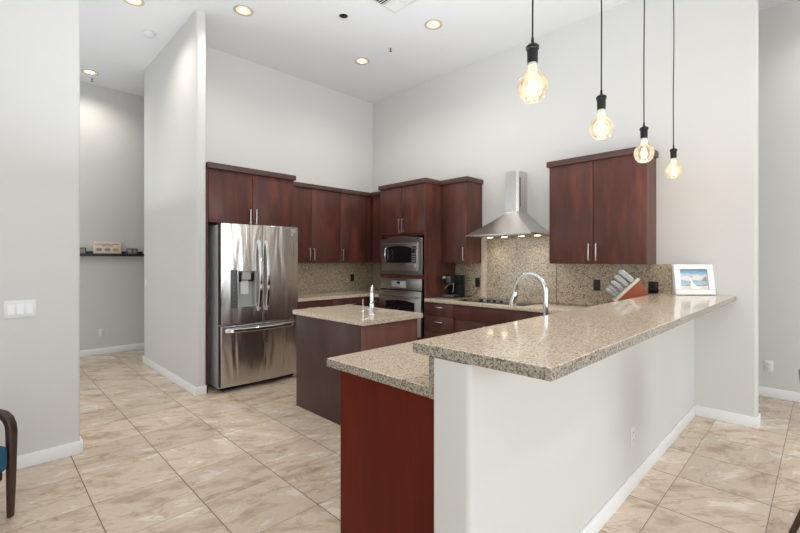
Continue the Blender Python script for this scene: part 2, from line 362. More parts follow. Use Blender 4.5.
def obj(name, bm, mat, parent=None, label=None, loc=None, bevel=0.0, kind=None):
    bmesh.ops.recalc_face_normals(bm, faces=bm.faces)
    for f in bm.faces: f.smooth = True
    for e in bm.edges:
        if len(e.link_faces) == 2:
            if e.calc_face_angle(0) > R(32): e.smooth = False
        else: e.smooth = False
    me = bpy.data.meshes.new(name); bm.to_mesh(me); bm.free()
    me.materials.append(M[mat] if isinstance(mat, str) else mat)
    o = bpy.data.objects.new(name, me); COL.objects.link(o)
    if parent: o.parent = parent
    if label: o['label'] = label
    if loc: o.location = loc
    if kind: o['kind'] = kind
    if bevel:
        md = o.modifiers.new('bevel', 'BEVEL'); md.width = bevel; md.segments = 2; md.limit_method = 'ANGLE'; md.angle_limit = R(40)
    return o
def thing(name, label, cat, loc=(0, 0, 0), rz=0, group=None):
    o = bpy.data.objects.new(name, None); COL.objects.link(o); o.empty_display_size = 0.1
    o.location = loc; o.rotation_euler = (0, 0, rz); o['label'] = label; o['category'] = cat
    if group: o['group'] = group
    return o
def tag(o, label, cat, group=None):
    o['label'] = label; o['category'] = cat
    if group: o['group'] = group
    return o
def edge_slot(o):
    """give the side faces of a stone slab the granite with shade painted in"""
    o.data.materials.append(M['granite_shaded'])
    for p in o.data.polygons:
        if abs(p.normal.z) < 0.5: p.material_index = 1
def struct(name, bm, mat, bevel=0): return obj(name, bm, mat, kind='structure', bevel=bevel)
def dup(root, loc, label=None, rz=None):
    r = root.copy(); COL.objects.link(r); r.location = loc
    if rz is not None: r.rotation_euler = (0, 0, rz)
    if label: r['label'] = label
    for ch in list(root.children):
        c = ch.copy(); COL.objects.link(c); c.parent = r
        for g in list(ch.children):
            d = g.copy(); COL.objects.link(d); d.parent = c
    return r

# ------------------------------------------------------------------ the room
XF, YR, XR, YB = -2.33, -9.0, 9.4, 1.15
struct('floor', box(XF-.12, XR+.12, YR-.12, YB+.12, -0.1, 0), 'floor')
struct('ceiling', box(XF-.12, XR+.12, YR-.12, YB+.12, CEIL, CEIL+0.1), 'ceiling')
bn = 0.022
struct('wall_back', prism(rounded_rect(-0.13, 4.85, 0, 0.15, (0, bn, bn, 0)), 0, CEIL), 'wall')
struct('wall_fridge_side', box(-0.13, 0, -2.905, 0, 0, CEIL), 'wall')
struct('wall_partition', prism(rounded_rect(-1.29, 0.690, -3.004, -2.905, (bn, bn, bn, bn)), 0, CEIL), 'wall')
struct('wall_left', prism(rounded_rect(1.30, 1.443, YR, -4.064, (0, 0, bn, bn)), 0, CEIL), 'wall')
struct('wall_hallway_far', box(XF-.12, XF, YR, YB+.12, 0, CEIL), 'wall')
struct('wall_far_right', box(XF, XR+.12, YB, YB+.12, 0, CEIL), 'wall')
struct('wall_hallway_end', box(XF, 1.30, -6.4, -6.25, 0, CEIL), 'wall')
def wall_with_holes(name, axis, pos, t, a0, a1, holes):
    bm = bm_new()
    def B(u0, u1, z0, z1):
        if u1-u0 < 1e-4 or z1-z0 < 1e-4: return
        if axis == 'y': add_box(bm, u0, u1, pos, pos+t, z0, z1)
        else: add_box(bm, pos, pos+t, u0, u1, z0, z1)
    cur = a0
    for (u0, u1, z0, z1) in holes:
        B(cur, u0, 0, CEIL); B(u0, u1, 0, z0); B(u0, u1, z1, CEIL); cur = u1
    B(cur, a1, 0, CEIL)
    return struct(name, bm, 'wall')
rear = [(2.2, 4.4, 0.4, 2.8), (5.5, 7.7, 0.4, 2.8)]
right = [(-6.9, -4.3, 0.2, 2.8), (-3.2, -0.6, 0.2, 2.8)]
wall_with_holes('wall_rear', 'y', YR-.12, .12, 1.443, XR, rear)
wall_with_holes('wall_right', 'x', XR, .12, YR, YB, right)
k = 0
for axis, hs in (('y', rear), ('x', right)):
    for (u0, u1, z0, z1) in hs:
        k += 1
        bm = bm_new(); gm = bm_new(); f = 0.05
        um = (u0+u1)/2
        for (p0, p1, q0, q1) in ((u0, u0+f, z0, z1), (u1-f, u1, z0, z1), (u0+f, u1-f, z0, z0+f), (u0+f, u1-f, z1-f, z1), (um-f/2, um+f/2, z0+f, z1-f)):
            if axis == 'y': add_box(bm, p0, p1, YR-.09, YR-.03, q0, q1)
            else: add_box(bm, XR+.03, XR+.09, p0, p1, q0, q1)
        if axis == 'y': add_box(gm, u0+f, u1-f, YR-.066, YR-.060, z0+f, z1-f)
        else: add_box(gm, XR+.060, XR+.066, u0+f, u1-f, z0+f, z1-f)
        fo = struct('window_%d' % k, bm, 'trim')
        obj('window_pane', gm, 'pane', fo)
# pony wall carrying the raised bar
struct('wall_peninsula', prism(rounded_rect(4.250, 4.415, -3.420, 0, (0.015, 0.022, 0, 0), 8), 0, 1.050), 'wall')
# baseboards
BH, BT = 0.092, 0.014
def bb(name, *segs):
    bm = bm_new()
    for s in segs: add_box(bm, s[0], s[1], s[2], s[3], 0, BH, b=0.004, seg=2)
    struct(name, bm, 'trim')
bb('baseboard_left', (1.443, 1.443+BT, YR, -4.064), (1.30, 1.443+BT, -4.064, -4.064+BT), (1.30-BT, 1.30, -6.25, -4.064))
bb('baseboard_partition', (-1.29, 0.690+BT, -3.004-BT, -3.004), (0.690, 0.690+BT, -3.004, -2.905), (-1.29-BT, -1.29, -3.004-BT, -2.905))
bb('baseboard_hallway', (XF, XF+BT, -6.25, YB))
bb('baseboard_far_right', (XF+BT, XR, YB-BT, YB))
bb('baseboard_back', (4.415+BT, 4.85+BT, -BT, 0), (4.85, 4.85+BT, 0, 0.15))
bb('baseboard_peninsula', (4.415, 4.415+BT, -3.420, 0), (4.250, 4.415+BT, -3.420-BT, -3.420))
bb('baseboard_right', (XR-BT, XR, YR, YB-BT))
bb('baseboard_rear', (1.443+BT, XR-BT, YR, YR+BT))

# ------------------------------------------------------------------ cabinets (local frame: front faces -y, x runs to the right, z up)
def bar_handle(parent, x, z, L=0.17, vertical=True, y=0.0, proj=0.032, name='handle'):
    bm = bm_new(); r = 0.006
    if vertical:
        add_box(bm, x-r, x+r, y-proj, y-proj+0.009, z-L/2, z+L/2, b=0.002)
        for s in (-1, 1): add_box(bm, x-r*.8, x+r*.8, y-proj+0.004, y+0.001, z+s*(L/2-0.012)-.005, z+s*(L/2-0.012)+.005)
    else:
        add_box(bm, x-L/2, x+L/2, y-proj, y-proj+0.009, z-r, z+r, b=0.002)
        for s in (-1, 1): add_box(bm, x+s*(L/2-0.012)-.005, x+s*(L/2-0.012)+.005, y-proj+0.004, y+0.001, z-r*.8, z+r*.8)
    o = obj(name, bm, 'nickel', parent)
    return o
G = 0.0025
def door(root, x0, x1, z0, z1, yf, hx=None, hz=None, mat='cherry', name='door', hl=0.17, hv=True):
    d = obj(name, box(x0+G, x1-G, yf, yf+0.020, z0+G, z1-G, b=0.002), mat, root)
    if hx is not None: bar_handle(d, hx, hz, hl, hv, yf)
    return d
Z1, ZC = 2.372, 2.43
def cornice(root, x0, x1, y0, y1, z0=Z1, z1=ZC): return obj('cornice', box(x0, x1, y0, y1, z0, z1, b=0.003), 'cornice', root)

UB = 1.362
# right wall cabinet (two doors)
X0 = 3.203
c = thing('wall_cabinet', 'dark cherry two-door wall cabinet hanging alone to the right of the range hood', 'cabinet', (X0, 0, UB))
W = 0.912; H = Z1-UB
obj('carcass', box(0, W, -0.31, -0.002, 0, H), 'cherry', c)
door(c, 0, 0.449, 0, H, -0.331, 0.449-0.035, 0.115); door(c, 0.449, W, 0, H, -0.331, 0.449+0.035, 0.115)
cornice(c, -0.02, W+0.02, -0.352, -0.002, H, ZC-UB)
# narrow wall cabinet between oven tower and hood
c = thing('wall_cabinet', 'narrow single-door cherry wall cabinet above the coffee maker, left of the hood', 'cabinet', (1.724, 0, UB))
W = 0.419
obj('carcass', box(0, W, -0.31, -0.002, 0, H), 'cherry', c)
door(c, 0, W, 0, H, -0.331, W-0.045, 0.115)
cornice(c, 0.002, W+0.02, -0.352, -0.002, H, ZC-UB)
# filler cabinet at the corner, on the hood wall
c = thing('wall_cabinet', 'slim cherry corner wall cabinet tucked beside the tall oven cabinet', 'cabinet', (0.355, 0, UB))
obj('carcass', box(0, 0.515, -0.31, -0.002, 0, H), 'cherry', c)
door(c, 0.03, 0.515, 0, H, -0.331)
cornice(c, 0.0, 0.515, -0.352, -0.002, H, ZC-UB)
# wall A run of wall cabinets: local x -> +y, front -> +x
def wallA(y0, z0, label, cat='cabinet', name='wall_cabinet'): return thing(name, label, cat, (0, y0, z0), R(90))
c = wallA(-1.845, UB, 'two-door cherry wall cabinet directly right of the refrigerator')
W = 0.938
obj('carcass', box(0, W, -0.31, -0.002, 0, H), 'cherry', c)
door(c, 0, 0.457, 0, H, -0.331, 0.457-0.035, 0.115); door(c, 0.457, W, 0, H, -0.331, 0.457+0.035, 0.115)
cornice(c, 0.0, W, -0.352, -0.002, H, ZC-UB)
c = wallA(-0.905, UB, 'single-door cherry wall cabinet at the room corner, handle on its left')
W = 0.905
obj('carcass', box(0, W-0.002, -0.31, -0.002, 0, H), 'cherry', c)
door(c, 0, 0.52, 0, H, -0.331, 0.04, 0.115)
obj('filler_strip', box(0.523, 0.572, -0.328, -0.31, 0.002, H), 'cherry', c)
cornice(c, 0.002, W-0.352, -0.352, -0.31, H, ZC-UB)
obj('cornice', box(0.002, W-0.002, -0.309, -0.002, H, ZC-UB), 'cornice', c)

# refrigerator surround: side panels + over-fridge cabinet
c = wallA(-2.898, 0, 'cherry surround and two-door cabinet enclosing the refrigerator', name='refrigerator_cabinet')
obj('side_panel', box(0.004, 0.024, -0.655, -0.002, 0, Z1), 'cherry', c)
obj('side_panel', box(1.026, 1.046, -0.655, -0.002, 0, Z1), 'cherry', c)
obj('carcass', box(0.025, 1.025, -0.64, -0.002, 1.84, Z1-.001), 'cherry', c)
door(c, 0.024, 0.515, 1.80, Z1, -0.662, 0.515-0.035, 1.80+0.09); door(c, 0.515, 1.026, 1.80, Z1, -0.662, 0.515+0.035, 1.80+0.09)
cornice(c, 0.002, 1.050, -0.705, -0.002, Z1, ZC)

# tall oven cabinet
TX0, TX1 = 0.875, 1.722
c = thing('oven_cabinet', 'tall cherry cabinet holding the microwave above the wall oven', 'cabinet', (TX0, 0, 0))
W = TX1-TX0
for a, b_ in ((0, 0.02), (W-0.02, W)): obj('side_panel', box(a, b_, -0.60, -0.002, 0, Z1), 'cherry', c)
obj('back_panel', box(0.021, W-0.021, -0.02, -0.002, 0.1, Z1-.002), 'cherry', c)
for z0, z1 in ((0.10, 0.42), (1.172, 1.205), (1.718, 1.738), (Z1-.022, Z1-.001)):
    obj('shelf_board', box(0.021, W-0.021, -0.60, -0.021, z0, z1), 'cherry', c)
obj('toe_kick', box(0.021, W-0.021, -0.54, -0.52, 0, 0.099), 'cherry', c)
# face frame round the two appliances
obj('face_frame', add_box(add_box(add_box(bm_new(), 0, 0.016, -0.62, -0.601, 0.42, 1.74), W-0.026, W, -0.62, -0.601, 0.42, 1.74), 0.016, W-0.026, -0.618, -0.601, 1.165, 1.208), 'cherry', c)
door(c, 0, W/2, 1.742, Z1, -0.621, W/2-0.032, 1.742+0.115, hl=0.18); door(c, W/2, W, 1.742, Z1, -0.621, W/2+0.028, 1.742+0.115, hl=0.18)
door(c, 0, W, 0.10, 0.41, -0.621, W/2, 0.33, name='drawer', hl=0.15, hv=False)
cornice(c, -0.02, W+0.02, -0.643, -0.002, Z1+.001, ZC)

# base cabinets on the hood wall (local x origin 1.752)
def base(label, x0, w, splits, mat='cherry', drawers=None):
    """splits: list of ('drawer'|'door', x0, x1, z0, z1, handle)"""
    c = thing('base_cabinet', label, 'cabinet', (x0, 0, 0))
    obj('carcass', box(0, w, -0.60, -0.002, 0.10, 0.879), mat, c)
    obj('toe_kick', box(0, w, -0.54, -0.002, 0, 0.099), mat, c)
    for kind, a, b_, z0, z1, hd in splits:
        door(c, a, b_, z0, z1, -0.621, (a+b_)/2 if hd == 'c' else hd, (z0+z1)/2 + (0.03 if kind == 'drawer' else (z1-z0)/2-.10) - (0 if kind == 'drawer' else 0), name=kind, hl=0.13, hv=(kind == 'door')) if hd is not None else door(c, a, b_, z0, z1, -0.621, name=kind, mat=mat)
    return c
w1 = 2.166-1.724
base('drawer base cabinet under the coffee maker, stacked drawers with bar pulls', 1.724, w1-.001,
     [('drawer', 0, w1, 0.715, 0.875, 'c'), ('drawer', 0, w1, 0.515, 0.715, 'c'), ('drawer', 0, w1, 0.305, 0.515, 'c'), ('drawer', 0, w1, 0.10, 0.305, 'c')])
w2 = 3.117-2.166
base('wide cherry base cabinet below the cooktop', 2.166, w2-.001,
     [('drawer', 0, w2, 0.705, 0.875, None), ('door', 0, w2/2, 0.10, 0.705, w2/2-.04), ('door', w2/2, w2, 0.10, 0.705, w2/2+.04)])
w3 = 4.16-3.117
base('corner base cabinet between the cooktop run and the peninsula', 3.117, w3,
     [('drawer', 0, 0.42, 0.705, 0.875, None), ('door', 0, 0.42, 0.10, 0.705, 0.04)])
# base cabinets on the fridge wall
def baseA(label, y0, w, parts):
    c = thing('base_cabinet', label, 'cabinet', (0, y0, 0), R(90))
    obj('carcass', box(0, w, -0.60, -0.002, 0.10, 0.879), 'cherry', c)
    obj('toe_kick', box(0, w, -0.54, -0.002, 0, 0.099), 'cherry', c)
    for kind, a, b_, z0, z1, hd, hz in parts: door(c, a, b_, z0, z1, -0.621, hd, hz, name=kind, hv=(kind == 'door'))
    return c
baseA('cherry base cabinet standing right beside the refrigerator', -1.85, 0.60, [('drawer', 0, 0.60, 0.705, 0.875, 0.30, 0.79), ('door', 0, 0.60, 0.10, 0.705, 0.56, 0.60)])
baseA('cherry base cabinet at the inner corner below the black outlet', -1.249, 1.247, [('drawer', 0, 0.605, 0.705, 0.875, 0.30, 0.79), ('door', 0, 0.605, 0.10, 0.705, 0.04, 0.60)])
c = thing('base_cabinet', 'narrow base cabinet tucked left of the wall oven', 'cabinet', (0.645, 0, 0))
obj('carcass', box(0.002, 0.228, -0.60, -0.004, 0.10, 0.879), 'cherry', c)
obj('toe_kick', box(0.002, 0.228, -0.54, -0.004, 0, 0.099), 'cherry', c)
door(c, 0, 0.228, 0.705, 0.875, -0.621, 0.135, 0.82, name='drawer', hl=0.11, hv=False)
door(c, 0, 0.228, 0.10, 0.705, -0.621)

# peninsula cabinets
c = thing('peninsula_cabinet', 'peninsula cabinet with red mahogany end panel beside the white half wall', 'cabinet', (3.610, -3.350, 0))
bm = bm_new()
add_box(bm, 0.022, 0.565, 0.021, 2.695, 0.10, 0.66); add_box(bm, 0.565, 0.580, 0.021, 2.695, 0.10, 0.879); add_box(bm, 0.022, 0.034, 0.021, 2.695, 0.66, 0.879)
add_box(bm, 0.034, 0.565, 0.021, 0.85, 0.66, 0.879); add_box(bm, 0.034, 0.565, 1.75, 2.695, 0.66, 0.879)
obj('carcass', bm, 'cherry', c)
obj('toe_kick', box(0.08, 0.580, 0.021, 2.695, 0, 0.099), 'cherry', c)
obj('end_panel', box(0, 0.638, 0, 0.020, 0, 0.879), 'mahogany', c, label='plain red mahogany end panel')
n = 4
for i in range(n):
    a, b_ = 0.03+i*0.665, 0.03+(i+1)*0.66
    d = obj('door', box(0.001, 0.021, a+G, b_-G, 0.105, 0.875, b=0.002), 'cherry', c)
    obj('handle', add_box(bm_new(), -0.03, -0.021, b_-0.05, b_-0.038, 0.68, 0.81, b=0.002), 'nickel', d)
    for z in (0.69, 0.80): pass

# ------------------------------------------------------------------ worktops
def ring_slab(x0, x1, y0, y1, z0, z1, inner, n=64):
    """rectangular slab with a hole; inner(angle)->(x,y) about centre c"""
    c, f = inner
    angs = sorted(set([2*PI*i/n for i in range(n)] + [math.atan2(y-c[1], x-c[0]) % (2*PI) for x in (x0, x1) for y in (y0, y1)]))
    def outer(a):
        dx, dy = math.cos(a), math.sin(a); t = 1e9
        if dx > 1e-9: t = min(t, (x1-c[0])/dx)
        if dx < -1e-9: t = min(t, (x0-c[0])/dx)
        if dy > 1e-9: t = min(t, (y1-c[1])/dy)
        if dy < -1e-9: t = min(t, (y0-c[1])/dy)
        return (c[0]+dx*t, c[1]+dy*t)
    bm = bm_new(); V = []
    for a in angs:
        o, i = outer(a), f(a)
        V.append([bm.verts.new((o[0], o[1], z1)), bm.verts.new((i[0], i[1], z1)), bm.verts.new((i[0], i[1], z0)), bm.verts.new((o[0], o[1], z0))])
    m = len(V)
    for k_ in range(m):
        A, B = V[k_], V[(k_+1) % m]
        for q in range(4): bm.faces.new((A[q], B[q], B[(q+1) % 4], A[(q+1) % 4]))
    return bm
CT, CB = 0.920, 0.880
# main L on the hood wall and the short L on the fridge wall
wt = obj('worktop', box(1.724, 4.218, -0.648, -0.001, CB, CT, b=0.003), 'granite'); tag(wt, 'beige granite worktop under the range hood, carrying the cooktop', 'worktop')
bm = prism([(0.001, -1.849), (0.648, -1.849), (0.648, -0.648), (0.873, -0.648), (0.873, -0.001), (0.001, -0.001)], CB, CT)
wt = obj('worktop', bm, 'granite', bevel=0.002); tag(wt, 'L-shaped granite worktop between the refrigerator and the wall oven', 'worktop')
def rect_hole(cx, cy, hx, hy, p=8):
    def f(a):
        c_, s_ = math.cos(a), math.sin(a)
        r = (abs(c_/hx)**p + abs(s_/hy)**p) ** (-1/p)
        return (cx + r*c_, cy + r*s_)
    return ((cx, cy), f)
wt = obj('worktop', ring_slab(3.530, 4.193, -3.375, -0.650, CB, CT, rect_hole(3.835, -2.06, 0.135, 0.37)), 'granite', bevel=0.003)
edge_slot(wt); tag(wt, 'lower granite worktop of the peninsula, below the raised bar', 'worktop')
wt = obj('upstand', box(4.195, 4.2485, -3.375, -0.650, CB, 1.051), 'granite_shaded'); tag(wt, 'narrow granite upstand between the lower worktop and the raised bar', 'backsplash')
s = thing('undermount_sink', 'steel kitchen sink set into the lower peninsula worktop', 'sink', (3.835, -2.06, CB))
bm = bm_new()
h_ = rect_hole(0, 0, 0.140, 0.375)[1]; rings = []
for sc_, z in ((1.0, -0.001), (0.97, -0.10), (0.93, -0.19), (0.8, -0.20)):
    rings.append([bm.verts.new((h_(2*PI*i/48)[0]*sc_, h_(2*PI*i/48)[1]*sc_, z)) for i in range(48)])
for A, B in zip(rings, rings[1:]):
    for i in range(48): bm.faces.new((A[i], A[(i+1) % 48], B[(i+1) % 48], B[i]))
bm.faces.new(rings[-1])
obj('basin', bm, 'steel', s)
obj('drain', cyl((0, 0, -0.199), (0, 0, -0.192), 0.045, n=24), 'chrome', s)

# raised bar
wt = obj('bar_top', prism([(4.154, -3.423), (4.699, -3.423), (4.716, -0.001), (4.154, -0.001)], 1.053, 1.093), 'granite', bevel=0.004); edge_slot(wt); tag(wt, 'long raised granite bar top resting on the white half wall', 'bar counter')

# island
IX0, IX1, IY0, IY1, IT = 1.630, 2.690, -2.443, -1.742, 0.920
c = thing('kitchen_island', 'square brown kitchen island in the middle of the tiled floor', 'island', (IX0, IY0, 0))
bm = bm_new(); ib = 0.879
add_box(bm, 0.034, 1.006, 0.042, 0.665, 0, 0.72); add_box(bm, 0.034, 0.55, 0.042, 0.665, 0.72, ib); add_box(bm, 0.95, 1.006, 0.042, 0.665, 0.72, ib)
add_box(bm, 0.55, 0.95, 0.042, 0.36, 0.72, ib)
obj('body', bm, 'espresso', c)
obj('side_panel', box(0.030, 1.007, 0.023, 0.041, 0, ib, b=0.001), 'espresso', c)
obj('end_panel', box(1.008, 1.024, 0.023, 0.665, 0, ib, b=0.001), 'cherry_lit', c)
for i in range(2):
    a = 0.035 + i*0.485
    d = obj('door', box(a+G, a+0.485-G, 0.666, 0.686, 0.10, 0.875, b=0.002), 'cherry', c)
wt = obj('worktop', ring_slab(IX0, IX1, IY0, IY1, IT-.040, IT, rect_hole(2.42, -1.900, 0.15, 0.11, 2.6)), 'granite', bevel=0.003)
tag(wt, 'granite worktop of the brown island with a small prep sink', 'worktop')
s = thing('prep_sink', 'small steel prep sink sunk into the island worktop', 'sink', (2.42, -1.900, IT-.040))
bm = bm_new(); h_ = rect_hole(0, 0, 0.152, 0.112, 2.6)[1]; rings = []
for sc_, z in ((1.0, -0.001), (0.95, -0.08), (0.8, -0.13), (0.4, -0.14)):
    rings.append([bm.verts.new((h_(2*PI*i/40)[0]*sc_, h_(2*PI*i/40)[1]*sc_, z)) for i in range(40)])
for A, B in zip(rings, rings[1:]):
    for i in range(40): bm.faces.new((A[i], A[(i+1) % 40], B[(i+1) % 40], B[i]))
bm.faces.new(rings[-1])
obj('basin', bm, 'steel', s)
obj('drain', cyl((0, 0, -0.1395), (0, 0, -0.134), 0.03, n=20), 'chrome', s)
# island faucet: body rises and curves over the sink, away from the viewer
f = thing('prep_faucet', 'slim chrome faucet standing on the island worktop', 'faucet', (2.405, -2.105, IT), R(45))
obj('base', lathe([(0, 0), (0.030, 0), (0.030, 0.006), (0.024, 0.016), (0.022, 0.085), (0.018, 0.10), (0, 0.10)]), 'chrome', f)
pts = [(0, 0, 0.045), (0, 0, 0.185)] + [(0, 0.055*(1-math.cos(t)), 0.185+0.055*math.sin(t)) for t in [i/10*PI for i in range(1, 11)]] + [(0, 0.11, 0.14)]
obj('spout', tube(pts, [0.018]*2+[0.015]*10+[0.018], up=(1, 0, 0)), 'chrome', f)
obj('lever', add_cyl(add_cyl(bm_new(), (-0.012, 0, 0.035), (-0.034, 0, 0.038), 0.010), (-0.03, 0, 0.038), (-0.065, -0.01, 0.050), 0.0045, n=10), 'chrome', f)
d = thing('soap_dispenser', 'slender chrome side spray pin left of the island faucet', 'dispenser', (2.20, -2.035, IT))
obj('collar', lathe([(0, 0), (0.016, 0), (0.016, 0.006), (0.008, 0.012), (0, 0.012)], n=18), 'chrome', d)
obj('stem', cyl((0, 0, 0.011), (0, 0, 0.115), 0.006, n=14), 'chrome', d)

# backsplashes
SPL = 0.018
o = obj('backsplash', box(1.724, 2.150, -SPL, -0.001, CT+.001, UB-.001), 'granite_splash'); tag(o, 'speckled granite backsplash slab behind the coffee maker', 'backsplash')
o = obj('backsplash', box(3.142, 4.244, -SPL, -0.001, CT+.001, UB-.002), 'granite_splash'); tag(o, 'speckled granite backsplash slab behind the knife block, below the right wall cabinet', 'backsplash')
o = obj('backsplash', box(2.230, 3.140, -0.026, -0.001, CT+.001, 1.673), 'granite_splash'); tag(o, 'tall granite panel behind the cooktop, reaching up to the hood', 'backsplash')
obj('edge_strip', box(2.152, 2.2295, -0.032, -0.001, CT+.001, 1.673), 'granite', o)
o = obj('backsplash', box(0.001, SPL, -1.849, -0.001, CT+.001, UB-.001), 'granite_splash'); tag(o, 'granite backsplash on the wall just right of the refrigerator', 'backsplash')
o = obj('backsplash', box(SPL+.001, 0.873, -SPL, -0.001, CT+.001, UB-.001), 'granite_splash'); tag(o, 'granite backsplash tucked in the corner left of the wall oven', 'backsplash')

# ------------------------------------------------------------------ refrigerator (local frame front -y)
FR = thing('refrigerator', 'stainless steel french door refrigerator with water dispenser', 'refrigerator', (0.0, -2.800, 0), R(90))
FW = 0.918
obj('cabinet_shell', box(0.008, FW-0.008, -0.725, -0.05, 0.03, 1.775, b=0.005), 'fridge_side', FR)
def front_y(x): return -0.805 - 0.025*(1-((x-FW/2)/(FW/2))**2)
def add_slab(bm, x0, x1, z0, z1, yb=-0.730, n=10):
    pts = [(x0 + (x1-x0)*i/n, front_y(x0 + (x1-x0)*i/n)) for i in range(n+1)]
    pts = [(x1, yb), (x0, yb)] + pts
    # orient as loop: back right, back left, front left..right
    add_prism(bm, pts, z0, z1)
    return bm
DX0, DX1, DZ0, DZ1 = 0.175, 0.375, 0.895, 1.285     # recess of the dispenser
bm = bm_new()
add_slab(bm, 0.002, DX0, 0.715, 1.785); add_slab(bm, DX1, 0.4465, 0.715, 1.785)
add_slab(bm, DX0, DX1, 0.715, DZ0); add_slab(bm, DX0, DX1, DZ1, 1.785)
bmesh.ops.remove_doubles(bm, verts=bm.verts, dist=1e-5)
dl = obj('left_door', bm, 'steel_wavy', FR)
bm = add_slab(bm_new(), 0.4535, FW-0.002, 0.715, 1.785)
dr = obj('right_door', bm, 'steel_wavy', FR, bevel=0.004)
bm = add_slab(bm_new(), 0.002, FW-0.002, 0.055, 0.700, n=18)
fz = obj('freezer_drawer', bm, 'steel_wavy', FR, bevel=0.004)
obj('base_grille', box(0.03, FW-0.03, -0.73, -0.68, 0.012, 0.029), 'black_plastic', FR)
for x in (0.08, FW-0.08):
    obj('foot', cyl((x, -0.66, 0), (x, -0.66, 0.032), 0.02), 'black_plastic', FR)
    obj('foot', cyl((x, -0.12, 0), (x, -0.12, 0.032), 0.02), 'black_plastic', FR)
for x in (0.05, FW-0.05): obj('hinge_cover', box(x-0.04, x+0.04, -0.79, -0.66, 1.786, 1.80, b=0.005), 'grey_plastic', FR)
def door_handle_bar(parent, x):
    pts = []; n = 16; z0, z1 = 0.84, 1.62
    for i in range(n+1):
        t = i/n; z = z0+(z1-z0)*t; bow = math.sin(PI*t)**0.55
        pts.append((x, front_y(x) + 0.004 - 0.058*bow, z))
    obj('handle', tube(pts, 1.0, flat=(0.034, 0.022), up=(0, -1, 0)), 'chrome', parent, bevel=0.006)
door_handle_bar(dl, 0.405); door_handle_bar(dr, 0.495)
pts = []
for i in range(21):
    t = i/20; x = 0.05 + (FW-0.10)*t; pts.append((x, front_y(x) + 0.004 - 0.055*math.sin(PI*t)**0.4, 0.650))
obj('handle', tube(pts, 1.0, flat=(0.022, 0.040), up=(0, 0, 1)), 'chrome', fz, bevel=0.006)
# dispenser
dp = obj('dispenser', add_box(add_box(add_box(add_box(add_box(bm_new(), DX0+.001, DX1-.001, -0.742, -0.735, DZ0+.001, DZ1-.001),
     DX0+.0005, DX0+.006, -0.826, -0.735, DZ0, DZ1), DX1-.006, DX1-.0005, -0.826, -0.735, DZ0, DZ1), DX0, DX1, -0.83, -0.735, DZ1-.008, DZ1-.0005), DX0, DX1, -0.832, -0.735, DZ0+.0005, DZ0+.010), 'light_grey', dl)
obj('nozzle_housing', box(DX0+0.05, DX1-0.05, -0.815, -0.742, DZ1-0.10, DZ1-0.009, b=0.006), 'light_grey', dp)
for a, b_ in ((DX0+.007, DX0+.049), (DX1-.049, DX1-.007)): obj('side_liner', box(a, b_, -0.80, -0.742, DZ1-.12, DZ1-.03), 'black_plastic', dp)
obj('paddle', box(DX0+0.055, DX1-0.055, -0.765, -0.745, DZ0+0.13, DZ1-0.11, b=0.004), 'white_plastic', dp)
obj('control_strip', box(0.098, 0.172, front_y(0.10)-0.006, front_y(0.135)+0.01, DZ0-.01, DZ1+.01, b=0.002), 'grey_plastic', dl)
for i in range(7): obj('control_button', box(0.120, 0.148, front_y(0.10)-0.0075, front_y(0.10)-0.0062, DZ0+0.04+i*0.045, DZ0+0.046+i*0.045), 'button_grey', dl)
obj('badge', cyl((0.835, front_y(0.835)-0.002, 1.70), (0.835, front_y(0.835)+0.004, 1.70), 0.016, n=24), 'light_grey', dr)
obj('sticker', box(0.815, 0.875, front_y(0.835)-0.0015, front_y(0.835)+0.004, 1.725, 1.765), 'light_grey', dr)

# ------------------------------------------------------------------ microwave and oven
m = thing('microwave_oven', 'built-in stainless microwave with black window above the oven', 'microwave', (0.900, -0.620, 1.209))
MW, MH = 0.778, 0.50
bm = bm_new()   # trim plate with gently arched top
pts = [(0, 0), (MW, 0), (MW, MH-0.030)] + [(MW*(1-i/12), MH-0.030+0.030*math.sin(PI*i/12)) for i in range(1, 12)] + [(0, MH-0.030)]
obj('trim_frame', add_prism(bm, pts, -0.018, 0.0, axis='y'), 'steel_dark', m, bevel=0.003)
obj('cavity_body', box(0.03, MW-0.03, 0.001, 0.42, 0.012, MH-0.05), 'dark_metal', m)
bm = bm_new()
dx0, dx1, dz0, dz1 = 0.065, MW-0.085, 0.065, MH-0.095
d = obj('door', box(dx0, dx1, -0.035, -0.0185, dz0, dz1, b=0.003), 'steel_dark', m)
fr_ = bm_new()
for a, b_, p, q in ((dx0-.012, dx1+.012, dz1, dz1+.012), (dx0-.012, dx1+.012, dz0-.012, dz0), (dx0-.012, dx0, dz0, dz1), (dx1, dx1+.012, dz0, dz1)): add_box(fr_, a, b_, -0.03, -0.0185, p, q)
obj('bright_rim', fr_, 'steel', m)
gp = [(0.10, 0.155), (0.615, 0.155), (0.615, 0.350)] + [(0.615-0.515*i/12, 0.350+0.028*math.sin(PI*i/12)) for i in range(1, 12)] + [(0.10, 0.350)]
obj('window', prism(gp, -0.039, -0.0352, axis='y'), 'black_glass', d)
obj('handle', tube([(0.135, -0.040, 0.175), (0.135, -0.058, 0.20), (0.135, -0.062, 0.265), (0.135, -0.058, 0.33), (0.135, -0.040, 0.355)], 0.007), 'chrome', d)
obj('control_panel', box(0.622, 0.690, -0.0395, -0.0352, 0.155, 0.370, b=0.001), 'black_glass', m)
bm = bm_new()
for i in range(4):
    for j in range(3): add_box(bm, 0.630+j*0.019, 0.641+j*0.019, -0.0405, -0.0396, 0.172+i*0.03, 0.184+i*0.03)
obj('keypad', bm, 'light_grey', m)
obj('dial', cyl((0.661, -0.0396, 0.300), (0.661, -0.050, 0.300), 0.016), 'chrome', m)
obj('release_button', box(0.625, 0.686, -0.0385, -0.0352, 0.085, 0.140, b=0.002), 'steel', m)
